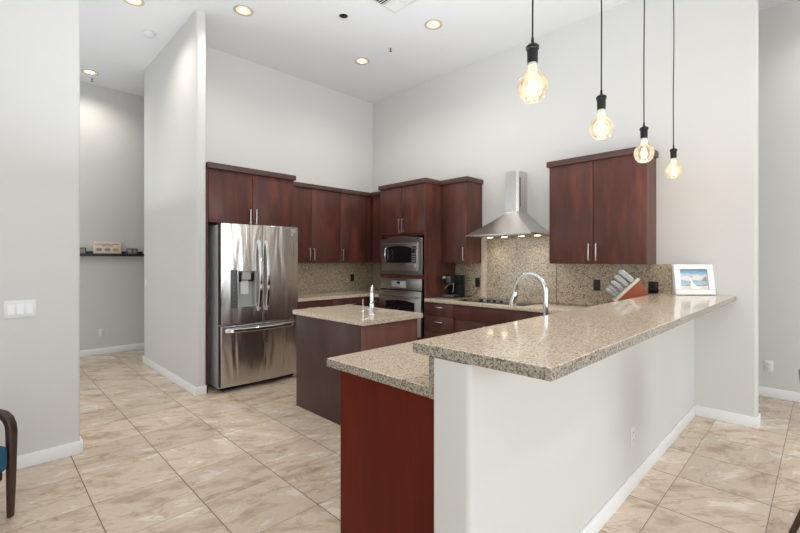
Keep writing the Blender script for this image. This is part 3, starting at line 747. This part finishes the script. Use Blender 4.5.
obj('display', box(0.628, 0.705, -0.0405, -0.0396, 0.330, 0.355), 'display', m)

m = thing('wall_oven', 'stainless wall oven with bar handle below the microwave', 'oven', (0.900, -0.620, 0.425))
OW, OH = 0.778, 0.735
obj('cavity_body', box(0.02, OW-0.03, 0.001, 0.50, 0.01, OH-0.01), 'dark_metal', m)
cp = obj('control_panel', box(0, OW, -0.028, 0, OH-0.150, OH, b=0.004), 'steel_dark', m)
obj('display', add_box(bm_new(), 0.235, 0.50, -0.031, -0.0282, OH-0.125, OH-0.04, b=0.002), 'light_grey', cp)
obj('clock', box(0.335, 0.40, -0.0325, -0.0312, OH-0.072, OH-0.048), 'black_glass', cp)
obj('emblem', cyl((0.055, -0.0282, OH-0.085), (0.055, -0.031, OH-0.085), 0.018, n=24), 'nickel', cp)
d = obj('door', box(0, OW, -0.042, 0, 0.0, OH-0.162, b=0.004), 'steel_dark', m)
gp = [(0.13, 0.12), (0.67, 0.12), (0.67, 0.425)] + [(0.67-0.54*i/12, 0.425+0.022*math.sin(PI*i/12)) for i in range(1, 12)] + [(0.13, 0.425)]
obj('window', prism(gp, -0.046, -0.0425, axis='y'), 'black_glass', d)
hb = tube([(0.05, -0.095, 0.505), (0.20, -0.105, 0.51), (0.40, -0.108, 0.512), (0.60, -0.105, 0.51), (0.75, -0.095, 0.505)], 0.013)
for x in (0.07, 0.73): add_cyl(hb, (x, -0.040, 0.506), (x, -0.098, 0.506), 0.010)
obj('handle', hb, 'nickel', d)

# ------------------------------------------------------------------ range hood
HX0, HX1, HYF = 2.250, 3.085, -0.50
h = thing('range_hood', 'stainless pyramid chimney hood hanging above the cooktop', 'range hood', (0, 0, 0))
h.location = (2.67, 0, 1.68)
ox, oz = 2.67, 1.68
def loft(bm, rings, close=True):
    V = [[bm.verts.new(p) for p in r] for r in rings]
    n = len(V[0])
    for A, B in zip(V, V[1:]):
        for i in range(n): bm.faces.new((A[i], A[(i+1) % n], B[(i+1) % n], B[i]))
    bm.faces.new(V[0][::-1]); bm.faces.new(V[-1])
    return bm
cx0, cx1, cyf = 2.612-ox, 2.772-ox, -0.215
bx0, bx1 = HX0-ox, HX1-ox
rings = []
for i in range(13):
    t = i/12; e = t**0.82; z = 0.012 + 0.268*e if i else 0.012
    s = 1-t
    # concave flare: width shrinks faster near the rim
    k = s**1.15
    x0 = cx0 + (bx0-cx0)*k; x1 = cx1 + (bx1-cx1)*k; yf = cyf + (HYF-cyf)*k
    r_ = 0.012*t
    rings.append([(x0, -0.002, 0.012+0.268*t), (x0, yf+r_, 0.012+0.268*t), (x0+r_, yf, 0.012+0.268*t), (x1-0.02, yf, 0.012+0.268*t), (x1, yf+0.02, 0.012+0.268*t), (x1, -0.002, 0.012+0.268*t)])
obj('canopy', loft(bm_new(), rings), 'steel', h)
obj('rim', box(bx0-0.004, bx1+0.004, HYF-0.004, -0.002, -0.004, 0.011, b=0.002), 'steel', h)
rd = [(cx0, -0.0015), (cx0, cyf), (cx1-0.022, cyf), (cx1, cyf+0.022), (cx1, -0.0015)]
ch = obj('chimney', prism(rd, 0.281, 0.75), 'steel', h)
obj('vent_slot', box(cx1-0.001, cx1+0.002, cyf+0.045, cyf+0.058, 0.33, 0.68), 'black_plastic', ch)
obj('vent_slot', box(cx0-0.002, cx0+0.001, cyf+0.045, cyf+0.058, 0.33, 0.68), 'black_plastic', ch)
for x in (-0.30, -0.10, 0.12, 0.32):
    obj('lamp', cyl((x, -0.17, -0.0045), (x, -0.17, -0.010), 0.035, n=24), 'hood_glow', h)
obj('filter', box(-0.33, 0.33, -0.45, -0.23, -0.008, -0.0045), 'steel_dark', h)
for x in (2.40, 2.95): spot('hood_lamp_beam', (x, -0.20, 1.66), 4.5, 140, 1.0, rad=0.04)

# cooktop
c = thing('cooktop', 'flat black glass cooktop set in the worktop under the hood', 'cooktop', (2.62, -0.33, CT))
obj('glass_surface', box(-0.43, 0.43, -0.25, 0.25, 0.0005, 0.007, b=0.002), 'black_glass', c)
for x, y, r_ in ((-0.28, 0.11, 0.09), (0.28, 0.11, 0.08), (-0.28, -0.12, 0.075), (0.30, -0.12, 0.10), (0.0, 0.10, 0.12)):
    obj('burner_ring', lathe([(r_-0.004, 0.0071), (r_, 0.0071), (r_, 0.0076), (r_-0.004, 0.0076), (r_-0.004, 0.0071)], (x, y, 0), n=40), 'grey_plastic', c)
for x in (-0.16, -0.07, 0.01, 0.10):
    kn = obj('knob', lathe([(0, 0.0072), (0.020, 0.0072), (0.018, 0.026), (0.015, 0.030), (0, 0.030)], (x, -0.15, 0), n=20), 'black_plastic', c)
    obj('pointer', box(x-0.002, x+0.002, -0.167, -0.133, 0.0300, 0.034), 'light_grey', kn)

# ------------------------------------------------------------------ kitchen faucet on the peninsula
f = thing('kitchen_faucet', 'tall chrome gooseneck pull-down faucet rising behind the raised bar', 'faucet', (4.012, -2.06, CT))
obj('base', lathe([(0, 0), (0.028, 0), (0.028, 0.008), (0.022, 0.02), (0.020, 0.10), (0.0165, 0.11), (0, 0.11)]), 'chrome', f)
pts = [(0, 0, 0.10), (0, 0, 0.25), (0, 0, 0.280)] + [(-0.105*(1-math.cos(t)), 0, 0.280+0.105*math.sin(t)) for t in [i/16*PI for i in range(1, 16)]] + [(-0.212, 0, 0.265)]
obj('gooseneck', tube(pts, 0.0155, n=16, up=(0, 1, 0)), 'chrome', f)
obj('spray_head', tube([(-0.211, 0, 0.270), (-0.214, 0, 0.25), (-0.226, 0, 0.205), (-0.234, 0, 0.175)], [0.0165, 0.019, 0.024, 0.023], n=16, up=(0, 1, 0)), 'chrome', f)
obj('lever', add_cyl(add_cyl(bm_new(), (0, -0.018, 0.06), (0, -0.045, 0.06), 0.012), (0, -0.04, 0.062), (0.0, -0.085, 0.10), 0.006, n=10), 'chrome', f)

# ------------------------------------------------------------------ coffee maker
c = thing('coffee_maker', 'small black espresso coffee maker in the corner of the worktop', 'coffee maker', (1.885, -0.235, CT))
obj('base', box(-0.095, 0.10, -0.14, 0.09, 0.0, 0.028, b=0.008), 'black_plastic', c)
obj('drip_tray', add_box(add_box(bm_new(), -0.08, 0.085, -0.15, -0.02, 0.029, 0.036, b=0.002), -0.082, 0.087, -0.152, -0.146, 0.012, 0.036), 'grey_plastic', c)
obj('body', box(-0.09, 0.095, -0.01, 0.09, 0.027, 0.285, b=0.012), 'black_plastic', c)
obj('head', box(-0.092, 0.097, -0.13, 0.0, 0.19, 0.29, b=0.014), 'black_plastic', c)
obj('front_plate', box(-0.035, 0.030, -0.135, -0.129, 0.195, 0.275, b=0.003), 'grey_plastic', c)
obj('steam_knob', cyl((-0.065, -0.129, 0.255), (-0.065, -0.155, 0.255), 0.017), 'light_grey', c)
obj('portafilter', add_tube(lathe([(0, 0.150), (0.028, 0.150), (0.032, 0.184), (0, 0.184)], (0, -0.07, 0.012), n=20), [(0, -0.10, 0.175), (-0.015, -0.14, 0.155), (-0.035, -0.165, 0.11)], [0.006, 0.007, 0.008], n=10), 'grey_plastic', c)
obj('steam_wand', tube([(0.06, -0.10, 0.186), (0.062, -0.115, 0.12), (0.066, -0.13, 0.07)], 0.004, n=8), 'chrome', c)
cord = obj('power_cord', tube([(0.09, 0.06, 0.02), (0.125, 0.06, 0.010), (0.185, 0.05, 0.012), (0.215, 0.12, 0.04), (0.225, 0.197, 0.12), (0.225, 0.203, 0.19)], 0.0035, n=8), 'black_plastic', c)

# ------------------------------------------------------------------ knife block on the lower worktop
kb = thing('knife_block', 'orange wooden knife block holding grey-handled knives behind the bar', 'knife block', (3.965, -0.30, CT), R(22))
ang = R(42)                     # slope of the knives above the horizontal
ux, uz = -math.cos(ang), math.sin(ang)      # along the knives, up and left
vx, vz = math.sin(ang), math.cos(ang)       # across the slanted face, up and right
# side profile: base, back, slanted slot face
prof = [(-0.165, 0.0), (0.185, 0.0), (0.185, 0.11), (0.085, 0.300), (-0.115, 0.085), (-0.165, 0.085)]
obj('body', prism(prof, -0.055, 0.055, axis='y'), 'block_wood', kb, bevel=0.003)
A0 = Vector((-0.115, 0, 0.085)); A1 = Vector((0.085, 0, 0.300)); dA = (A1-A0).normalized(); nA = Vector((-dA.z, 0, dA.x))
o0 = A0 - nA*0.0; q = [A0+nA*0.0008, A1+nA*0.0008, A1+nA*0.026, A0+nA*0.026]
obj('slot_face', prism([(p.x, p.z) for p in q], -0.056, 0.056, axis='y'), 'pale_wood', kb, bevel=0.002)
def knife(s, y, L, wdt, label, r=0.009, thick=0.016):
    base_ = A0 + dA*s + nA*0.027
    k_ = thing('knife', label, 'knife')
    k_.location = kb.matrix_basis @ Vector((base_.x, y, base_.z)); k_.rotation_euler = (0, 0, R(22))
    t = nA; p = dA
    def Q(a, b_): v = t*a + p*b_; return (v.x, v.z)
    hp = [Q(0.001, -wdt/2), Q(L*0.35, -wdt*0.42), Q(L*0.8, -wdt*0.5), Q(L, -wdt*0.62), Q(L+0.006, 0), Q(L-0.004, wdt*0.5), Q(L*0.6, wdt*0.45), Q(0.001, wdt/2)]
    obj('handle', prism(hp, -thick/2, thick/2, axis='y'), 'steel_grip', k_, bevel=0.004)
    hp = [Q(L*0.12, wdt*0.46), Q(L*0.9, wdt*0.42), Q(L*0.9, wdt*0.60), Q(L*0.12, wdt*0.60)]
    obj('spine', prism(hp, -thick*0.35, thick*0.35, axis='y'), 'nickel', k_)
    return k_
M['steel_grip'] = simple('steel_grip', (0.42, 0.43, 0.44), 0.28, metal=0.9)
knife(0.240, -0.028, 0.145, 0.042, 'large grey-handled knife highest in the block, nearer the viewer', thick=0.026)
knife(0.245, 0.026, 0.145, 0.042, 'large grey-handled knife highest in the block, nearer the wall', thick=0.026)
knife(0.182, 0.0, 0.140, 0.038, 'grey-handled knife second from the top of the block', thick=0.026)
knife(0.125, 0.0, 0.125, 0.034, 'grey-handled knife in the third slot from the top', thick=0.024)
steak = 'grey-handled steak knife in the lowest row of the block'
for i, y in enumerate((-0.036, -0.012, 0.012, 0.036)):
    k_ = knife(0.070 if i % 2 else 0.040, y, 0.115, 0.026, steak + (', %s' % ('first from the bar side', 'second from the bar side', 'second from the wall side', 'first from the wall side')[i]), thick=0.016)
    k_['group'] = 'steak knives in the block'

# ------------------------------------------------------------------ photo frame on the bar
c = thing('photo_frame', 'white photo frame with beach picture leaning at the far end of the bar', 'photo frame', (4.452, -0.150, 1.0952), R(45.2))
tilt = R(9)
def tilted(bm):
    bmesh.ops.transform(bm, matrix=Matrix.Rotation(-tilt, 4, 'X'), verts=bm.verts); return bm
fw, fh, bw = 0.345, 0.268, 0.052
bm = bm_new()
for a, b_, p, q in ((-fw/2, fw/2, 0, bw*0.85), (-fw/2, fw/2, fh-bw*0.85, fh), (-fw/2, -fw/2+bw, bw*0.85, fh-bw*0.85), (fw/2-bw, fw/2, bw*0.85, fh-bw*0.85)): add_box(bm, a, b_, -0.011, 0.011, p+0.002, q)
obj('frame', tilted(bm), 'frame_white', c)
obj('backing', tilted(box(-fw/2+.01, fw/2-.01, 0.011, 0.016, 0.02, fh-.01)), 'white_plastic', c)
pic = obj('picture', tilted(box(-fw/2+bw, fw/2-bw, -0.003, 0.003, bw*0.85, fh-bw*0.85)), 'beach', c, label='beach photograph with a figure in white')
bm = bm_new()
def flatpoly(bm, pts, y0=-0.0045, y1=-0.0032): return add_prism(bm, pts, y0, y1, axis='y')
flatpoly(bm, [(-0.034, 0.156), (-0.024, 0.157), (-0.020, 0.140), (-0.016, 0.118), (-0.002, 0.095), (0.022, 0.074), (0.048, 0.060), (0.040, 0.052), (-0.030, 0.053), (-0.036, 0.080), (-0.030, 0.115), (-0.037, 0.140)])
obj('white_figure', tilted(bm), 'frame_white', pic)
bm = bm_new(); flatpoly(bm, [(-0.034, 0.157), (-0.026, 0.157), (-0.026, 0.167), (-0.034, 0.167)]); flatpoly(bm, [(-0.022, 0.150), (-0.014, 0.150), (-0.016, 0.165), (-0.022, 0.165)])
obj('figure_heads', tilted(bm), 'ink', pic)
bm = bm_new(); flatpoly(bm, [(0.065, 0.125), (0.112, 0.120), (0.112, 0.160), (0.095, 0.158), (0.08, 0.14)]); flatpoly(bm, [(0.05, 0.172), (0.075, 0.172), (0.07, 0.179), (0.055, 0.178)])
obj('rocks', tilted(bm), 'ink_grey', pic)
ez = bm_new(); add_prism(ez, [(0.018, 0.17), (0.024, 0.17), (0.082, 0.002), (0.074, 0.002)], -0.03, 0.03, axis='x')
# -x axis prism: points are (y,z)
obj('easel_back', ez, 'white_plastic', c)

# ------------------------------------------------------------------ outlets and switches
def outlet(label, loc, rz, mat='white_plastic', slotmat='grey_plastic', w_=0.070, h__=0.115, group=None, decora=False):
    """local frame: plate in xz, facing -y"""
    c = thing('outlet', label, 'outlet', loc, rz, group)
    obj('cover_plate', box(-w_/2, w_/2, -0.006, -0.0005, -h__/2, h__/2, b=0.002), mat, c)
    for s in (-1, 1):
        r_ = obj('receptacle', box(-0.017, 0.017, -0.0085, -0.0062, s*0.022-0.014, s*0.022+0.014, b=0.001), mat, c)
        obj('slots', add_box(add_box(bm_new(), -0.008, -0.005, -0.0092, -0.0086, s*0.022-0.005, s*0.022+0.006), 0.005, 0.008, -0.0092, -0.0086, s*0.022-0.005, s*0.022+0.006), slotmat, r_)
    return c
outlet('black outlet on the backsplash beside the coffee maker', (2.087, -SPL, 1.110), 0, 'brown_plastic', 'black_plastic')
outlet('black outlet on the backsplash left of the knife block', (3.575, -SPL, 1.138), 0, 'brown_plastic', 'black_plastic')
outlet('black outlet on the backsplash right of the knife block', (4.095, -SPL, 1.138), 0, 'brown_plastic', 'black_plastic', w_=0.085)
outlet('black outlet on the corner backsplash below the wall cabinets', (SPL, -0.44, 1.120), R(90), 'brown_plastic', 'black_plastic')
outlet('white outlet low on the white half wall under the bar', (4.415, -1.744, 0.323), R(90))
outlet('white outlet low on the wall beyond the passage at the right', (4.845, YB, 0.313), 0)
outlet('white outlet low on the hallway far wall under the black shelf', (XF, -3.308, 0.321), R(90))
def switch(label, loc, rz, gangs):
    w_ = 0.046*gangs + 0.024
    c = thing('light_switch', label, 'light switch', loc, rz)
    obj('cover_plate', box(-w_/2, w_/2, -0.007, -0.0005, -0.0575, 0.0575, b=0.0025), 'white_plastic', c)
    for i in range(gangs):
        x = (i-(gangs-1)/2)*0.046
        bm = bm_new(); t_ = 0.004 if i < 2 else 0.001
        add_prism(bm, [(-0.0075, -0.033), (-0.0075, 0.033), (-0.0085, 0.033), (-0.0085-t_, -0.033)], x-0.0165, x+0.0165, axis='x')
        obj('rocker', bm, 'trim', c)
switch('white triple rocker switch plate on the left foreground wall', (1.443, -4.387, 1.072), R(90), 3)
switch('small white switch near the hallway edge of the partition wall', (-1.165, -3.004, 1.085), 0, 1)

# ------------------------------------------------------------------ hallway ledge and what stands on it
c = thing('wall_shelf', 'black picture ledge on the hallway far wall', 'shelf', (XF, -3.35, 1.455))
obj('ledge', box(0.001, 0.115, -0.55, 0.575, 0.0, 0.018), 'shelf_black', c)
obj('lip', box(0.107, 0.115, -0.55, 0.575, 0.0185, 0.040), 'shelf_black', c)
obj('back_rail', box(0.001, 0.012, -0.55, 0.575, 0.0185, 0.075), 'shelf_black', c)
zt = 1.4735
def ledge_panel(name, label, cat, y0, y1, h__, mat, th=0.016, x=XF+0.06):
    c = thing(name, label, cat, (x, (y0+y1)/2, zt), R(90))
    c.rotation_euler = (R(-6), 0, R(90))
    w_ = y1-y0
    obj('panel', box(-w_/2, w_/2, -th/2, th/2, 0.001, h__, b=0.002), mat, c)
    return c, w_
c, w_ = ledge_panel('wooden_sign', 'pale wooden sign with brown lettering and three shapes on the ledge', 'sign', -3.418, -3.070, 0.200, 'cream_board')
bm = bm_new(); rr = random.Random(3)
def scribble(bm, x0, x1, z, hgt):      # illegible lettering: rows of short strokes, as small as in the photograph
    x = x0
    while x < x1:
        ww = rr.uniform(0.004, 0.009); add_box(bm, x, x+ww, -0.0092, -0.0082, z, z+hgt*rr.uniform(0.6, 1)); x += ww+0.003
scribble(bm, -0.155, 0.155, 0.155, 0.013); scribble(bm, -0.065, 0.07, 0.132, 0.014); scribble(bm, -0.155, 0.150, 0.020, 0.006)
obj('lettering', bm, 'ink', c)
for x, mt in ((-0.105, 'ink_grey'), (0.0, 'ink_grey'), (0.105, 'ink_gold')):
    obj('printed_shape', prism([(x+0.040*math.cos(a*PI/10), 0.080+0.026*math.sin(a*PI/10)*(1+.12*math.cos(a*1.9))) for a in range(20)], -0.0092, -0.0082, axis='y'), mt, c)
c, w_ = ledge_panel('photo_frame', 'small dark photo frame at the left end of the black ledge', 'photo frame', -3.60, -3.500, 0.105, 'photo_dark')
obj('picture', box(-w_/2+.012, w_/2-.012, -0.0095, -0.0085, 0.015, 0.092), 'ink_grey', c)
c, w_ = ledge_panel('photo_frame', 'small grey photo frame at the right end of the black ledge', 'photo frame', -3.005, -2.850, 0.105, 'grey_plastic')
obj('picture', add_box(add_box(bm_new(), -0.05, -0.008, -0.0095, -0.0085, 0.02, 0.085), 0.015, 0.055, -0.0095, -0.0085, 0.015, 0.085), 'ink_grey', c)
obj('highlight', box(-0.045, -0.020, -0.0102, -0.0096, 0.045, 0.08), 'light_grey', c)

# ------------------------------------------------------------------ ceiling fixtures
can = None
CL = ['recessed ceiling downlight above the refrigerator, left of the black speaker', 'recessed hallway downlight deepest in the hall, above the ledge wall',
      'recessed hallway downlight at the top edge near the smoke detector', 'recessed ceiling downlight nearest the hood, right of the vent', 'recessed ceiling downlight closest to the room corner']
for i, (x, y) in enumerate(CANS):
    if can is None:
        can = thing('recessed_light', CL[0], 'ceiling light', (x, y, CEIL), 0, 'recessed ceiling downlights')
        obj('trim_ring', lathe([(0.098, -0.001), (0.098, -0.006), (0.088, -0.009), (0.074, -0.004), (0.074, -0.001), (0.098, -0.001)], n=40), 'lamp_trim', can)
        obj('baffle', lathe([(0.0735, -0.0015), (0.0735, -0.0035), (0.05, -0.003), (0.05, -0.0015), (0.0735, -0.0015)], n=40), 'lamp_warm', can) if 'lamp_warm' in M else obj('baffle', lathe([(0.0735, -0.0015), (0.0735, -0.0035), (0.05, -0.003), (0.05, -0.0015), (0.0735, -0.0015)], n=40), emit('baffle_glow', (1.0, 0.72, 0.42), 0.42), can)
        obj('lamp', lathe([(0, -0.012), (0.025, -0.011), (0.042, -0.004), (0.042, -0.0031), (0, -0.0031)], n=32), 'lamp_glow', can)
    else: dup(can, (x, y, CEIL), CL[i])
c = thing('ceiling_speaker', 'small round black ceiling speaker in a white ring', 'speaker', (1.671, -1.863, CEIL))
obj('ring', lathe([(0.062, -0.001), (0.062, -0.006), (0.046, -0.008), (0.046, -0.001), (0.062, -0.001)], n=36), 'white_plastic', c)
obj('grille', lathe([(0, -0.012), (0.03, -0.010), (0.0455, -0.004), (0.0455, -0.001), (0, -0.001)], n=32), 'black_plastic', c)
def sprinkler(label, loc):
    c = thing('fire_sprinkler', label, 'sprinkler', loc, 0, 'ceiling fire sprinklers')
    obj('escutcheon', lathe([(0, -0.001), (0.032, -0.001), (0.030, -0.006), (0.012, -0.010), (0, -0.010)], n=24), 'white_plastic', c)
    obj('head', add_cyl(lathe([(0, -0.0105), (0.008, -0.0105), (0.008, -0.03), (0, -0.03)], n=14), (0, 0, -0.045), (0, 0, -0.048), 0.016), 'dark_metal', c)
    obj('yoke', add_tube(tube([(-0.007, 0, -0.028), (-0.011, 0, -0.036), (-0.004, 0, -0.045)], 0.0018, n=6), [(0.007, 0, -0.028), (0.011, 0, -0.036), (0.004, 0, -0.045)], 0.0018, n=6), 'dark_metal', c)
sprinkler('fire sprinkler head on the kitchen ceiling between two downlights', (1.535, -1.05, CEIL))
sprinkler('fire sprinkler head on the hallway ceiling beside its downlight', (-2.068, -3.463, CEIL))
c = thing('smoke_detector', 'round white smoke detector on the hallway ceiling beside the partition', 'smoke detector', (-0.155, -3.23, CEIL))
obj('base', lathe([(0, -0.001), (0.070, -0.001), (0.070, -0.012), (0, -0.012)], n=36), 'white_plastic', c)
obj('cover', lathe([(0.062, -0.0125), (0.062, -0.025), (0.045, -0.036), (0, -0.038), (0, -0.0125), (0.062, -0.0125)], n=36), 'white_plastic', c)
# square air register
c = thing('ceiling_vent', 'square white louvred air vent in the kitchen ceiling', 'vent', (2.265, -1.685, CEIL))
hs = 0.19; bm = bm_new()
for a, b_, p, q in ((-hs, hs, -hs, -hs+.025), (-hs, hs, hs-.025, hs), (-hs, -hs+.025, -hs+.025, hs-.025), (hs-.025, hs, -hs+.025, hs-.025)): add_box(bm, a, b_, p, q, -0.010, -0.001)
add_box(bm, -0.011, 0.011, -hs+.025, hs-.025, -0.009, -0.002); add_box(bm, -hs+.025, hs-.025, -0.011, 0.011, -0.009, -0.002)
obj('frame', bm, 'white_plastic', c)
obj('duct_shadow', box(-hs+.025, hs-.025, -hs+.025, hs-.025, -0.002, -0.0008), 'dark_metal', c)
for qx, qy, dr_ in ((-1, -1, 'x'), (1, -1, 'y'), (1, 1, 'x'), (-1, 1, 'y')):
    bm = bm_new()
    for i in range(5):
        t = 0.016 + i*0.0295
        a0, a1 = (0.013, hs-.027)
        if dr_ == 'x': add_prism(bm, [(qy*(t+0.020), -0.012), (qy*(t+0.022), -0.012), (qy*(t+0.002), -0.003), (qy*t, -0.003)], qx*a0, qx*a1, axis='x')
        else: add_prism(bm, [(qx*(t+0.020), -0.012), (qx*(t+0.022), -0.012), (qx*(t+0.002), -0.003), (qx*t, -0.003)], qy*a0, qy*a1, axis='y')
    obj('louvre', bm, 'white_plastic', c)

# ------------------------------------------------------------------ pendants over the bar
BZ = 2.108
PL = ['pendant bulb nearest the viewer, leftmost in the row over the bar', 'second pendant bulb from the left over the bar',
      'third pendant bulb, hanging in front of the right wall cabinet', 'rightmost and farthest pendant bulb over the bar']
pd = None
for i, y in enumerate((-2.966, -2.208, -1.447, -0.668)):
    if pd is None:
        pd = thing('pendant_light', PL[0], 'pendant light', (4.40, y, BZ), 0, 'filament bulb pendants over the bar')
        pr = [(0.0, -0.062), (0.018, -0.061), (0.036, -0.053), (0.051, -0.037), (0.059, -0.016), (0.060, 0.003), (0.058, 0.024), (0.046, 0.044), (0.032, 0.058), (0.022, 0.070), (0.017, 0.084), (0.016, 0.090)]
        obj('bulb', lathe(pr, n=36), 'bulb', pd)
        bm = bm_new(); pts = []
        for k_ in range(0, 97):
            t = k_/96; a = t*2*PI*8; rr_ = 0.010+0.007*math.sin(PI*t)
            pts.append((rr_*math.cos(a), rr_*math.sin(a), -0.032+0.066*t))
        obj('filament', tube(pts, 0.0011, n=5), 'filament', pd)
        obj('stem', lathe([(0, 0.036), (0.004, 0.036), (0.007, 0.075), (0.010, 0.088), (0, 0.088)], n=14), 'lamp_trim', pd)
        obj('screw_cap', lathe([(0.0165, 0.0895), (0.0165, 0.100), (0, 0.100), (0, 0.0895), (0.0165, 0.0895)], n=20), 'lamp_trim', pd)
        obj('socket', lathe([(0, 0.101), (0.021, 0.101), (0.022, 0.150), (0.0225, 0.155), (0.0265, 0.157), (0.0265, 0.168), (0.018, 0.176), (0.009, 0.180), (0, 0.180)], n=24), 'black_plastic', pd)
        obj('strain_relief', lathe([(0, 0.1805), (0.007, 0.1805), (0.005, 0.205), (0, 0.205)], n=12), 'black_plastic', pd)
        cp_ = [(0.0025*math.sin(t*9)*math.sin(PI*t/1.0 if t < 1 else 0), 0.002*math.sin(t*7+1)*math.sin(PI*t), 0.203+(CEIL-BZ-0.225)*t) for t in [j/24 for j in range(25)]]
        obj('cord', tube(cp_, 0.0035, n=8), 'black_plastic', pd)
        obj('canopy', lathe([(0, CEIL-BZ-0.001), (0.06, CEIL-BZ-0.001), (0.06, CEIL-BZ-0.02), (0.01, CEIL-BZ-0.026), (0, CEIL-BZ-0.026)], n=28), 'black_plastic', pd)
    else: dup(pd, (4.40, y, BZ), PL[i], rz=i*0.9)
    l = bpy.data.lights.new('pendant_glow', 'POINT'); l.energy = 1.8; l.color = (1, .82, .58); l.shadow_soft_size = 0.02
    o = bpy.data.objects.new('pendant_glow', l); COL.objects.link(o); o.location = (4.40, y, BZ-0.045)

# ------------------------------------------------------------------ armchair at the left edge
c = thing('armchair', 'dark bentwood armchair with blue seat cushion at the left edge', 'armchair', (2.112, -4.880, 0), R(45.2))
for s, lb in ((1, 'far'), (-1, 'near')):
    y = s*0.29
    pts = [(0.304, y, 0.0), (0.308, y, 0.20), (0.310, y, 0.46), (0.306, y, 0.500), (0.292, y, 0.534), (0.266, y, 0.558), (0.225, y, 0.568), (0.0, y, 0.560), (-0.22, y, 0.545), (-0.275, y, 0.525), (-0.30, y, 0.47), (-0.33, y, 0.0)]
    rr_ = [0.66, 0.85, 1, 1, 1, 1, 1, 1, 1, 1, 0.95, 0.6]
    obj('arm_frame', tube(pts, rr_, flat=(0.046, 0.034), up=(1, 0, 0)), 'walnut', c, bevel=0.007)
obj('seat_frame', box(-0.30, 0.290, -0.262, 0.262, 0.215, 0.266, b=0.006), 'walnut', c)
obj('seat_cushion', box(-0.27, 0.328, -0.262, 0.262, 0.268, 0.410, b=0.03, seg=4), 'fabric_blue', c)
bm = box(-0.06, 0.06, -0.255, 0.255, 0, 0.46, b=0.04, seg=4); bmesh.ops.transform(bm, matrix=Matrix.Translation((-0.22, 0, 0.42)) @ Matrix.Rotation(R(-14), 4, 'Y'), verts=bm.verts)
obj('back_cushion', bm, 'fabric_blue', c)

# ------------------------------------------------------------------ dining chair at the right edge
c = thing('dining_chair', 'grey upholstered dining chair with rounded back peeking in at the right edge', 'chair', (5.418, -1.698, 0), R(45))
bm = bm_new(); n = 20; V = []
for j in range(7):
    t = j/6; z = 0.46+0.45*(1-(1-t)**1.3); rad = 0.19+0.105*t - (0.045 if j == 6 else (0.012 if j == 5 else 0))
    row = []
    for i in range(n+1):
        a = R(180-95) + R(190)*i/n
        zz = z - (0.18*abs(i/n*2-1)**3)*t
        row.append((rad*math.cos(a), rad*math.sin(a), zz))
    V.append(row)
vo = [[bm.verts.new(p) for p in r_] for r_ in V]; vi = [[bm.verts.new((p[0]*0.84, p[1]*0.84, p[2])) for p in r_] for r_ in V]
for j in range(6):
    for i in range(n):
        bm.faces.new((vo[j][i], vo[j][i+1], vo[j+1][i+1], vo[j+1][i])); bm.faces.new((vi[j][i], vi[j+1][i], vi[j+1][i+1], vi[j][i+1]))
for i in range(n):
    bm.faces.new((vo[6][i], vo[6][i+1], vi[6][i+1], vi[6][i])); bm.faces.new((vo[0][i], vi[0][i], vi[0][i+1], vo[0][i+1]))
for j in range(6):
    for i in (0, n): bm.faces.new((vo[j][i], vo[j+1][i], vi[j+1][i], vi[j][i]))
obj('backrest', bm, 'fabric_grey', c, bevel=0.008)
obj('seat', lathe([(0, 0.40), (0.17, 0.40), (0.19, 0.42), (0.195, 0.455), (0.16, 0.485), (0, 0.49)], n=36), 'fabric_grey', c)
for sx in (-1, 1):
    for sy in (-1, 1): obj('leg', cyl((sx*0.225, sy*0.20, 0), (sx*0.11, sy*0.13, 0.399), 0.012, 0.018, n=14), 'walnut', c)
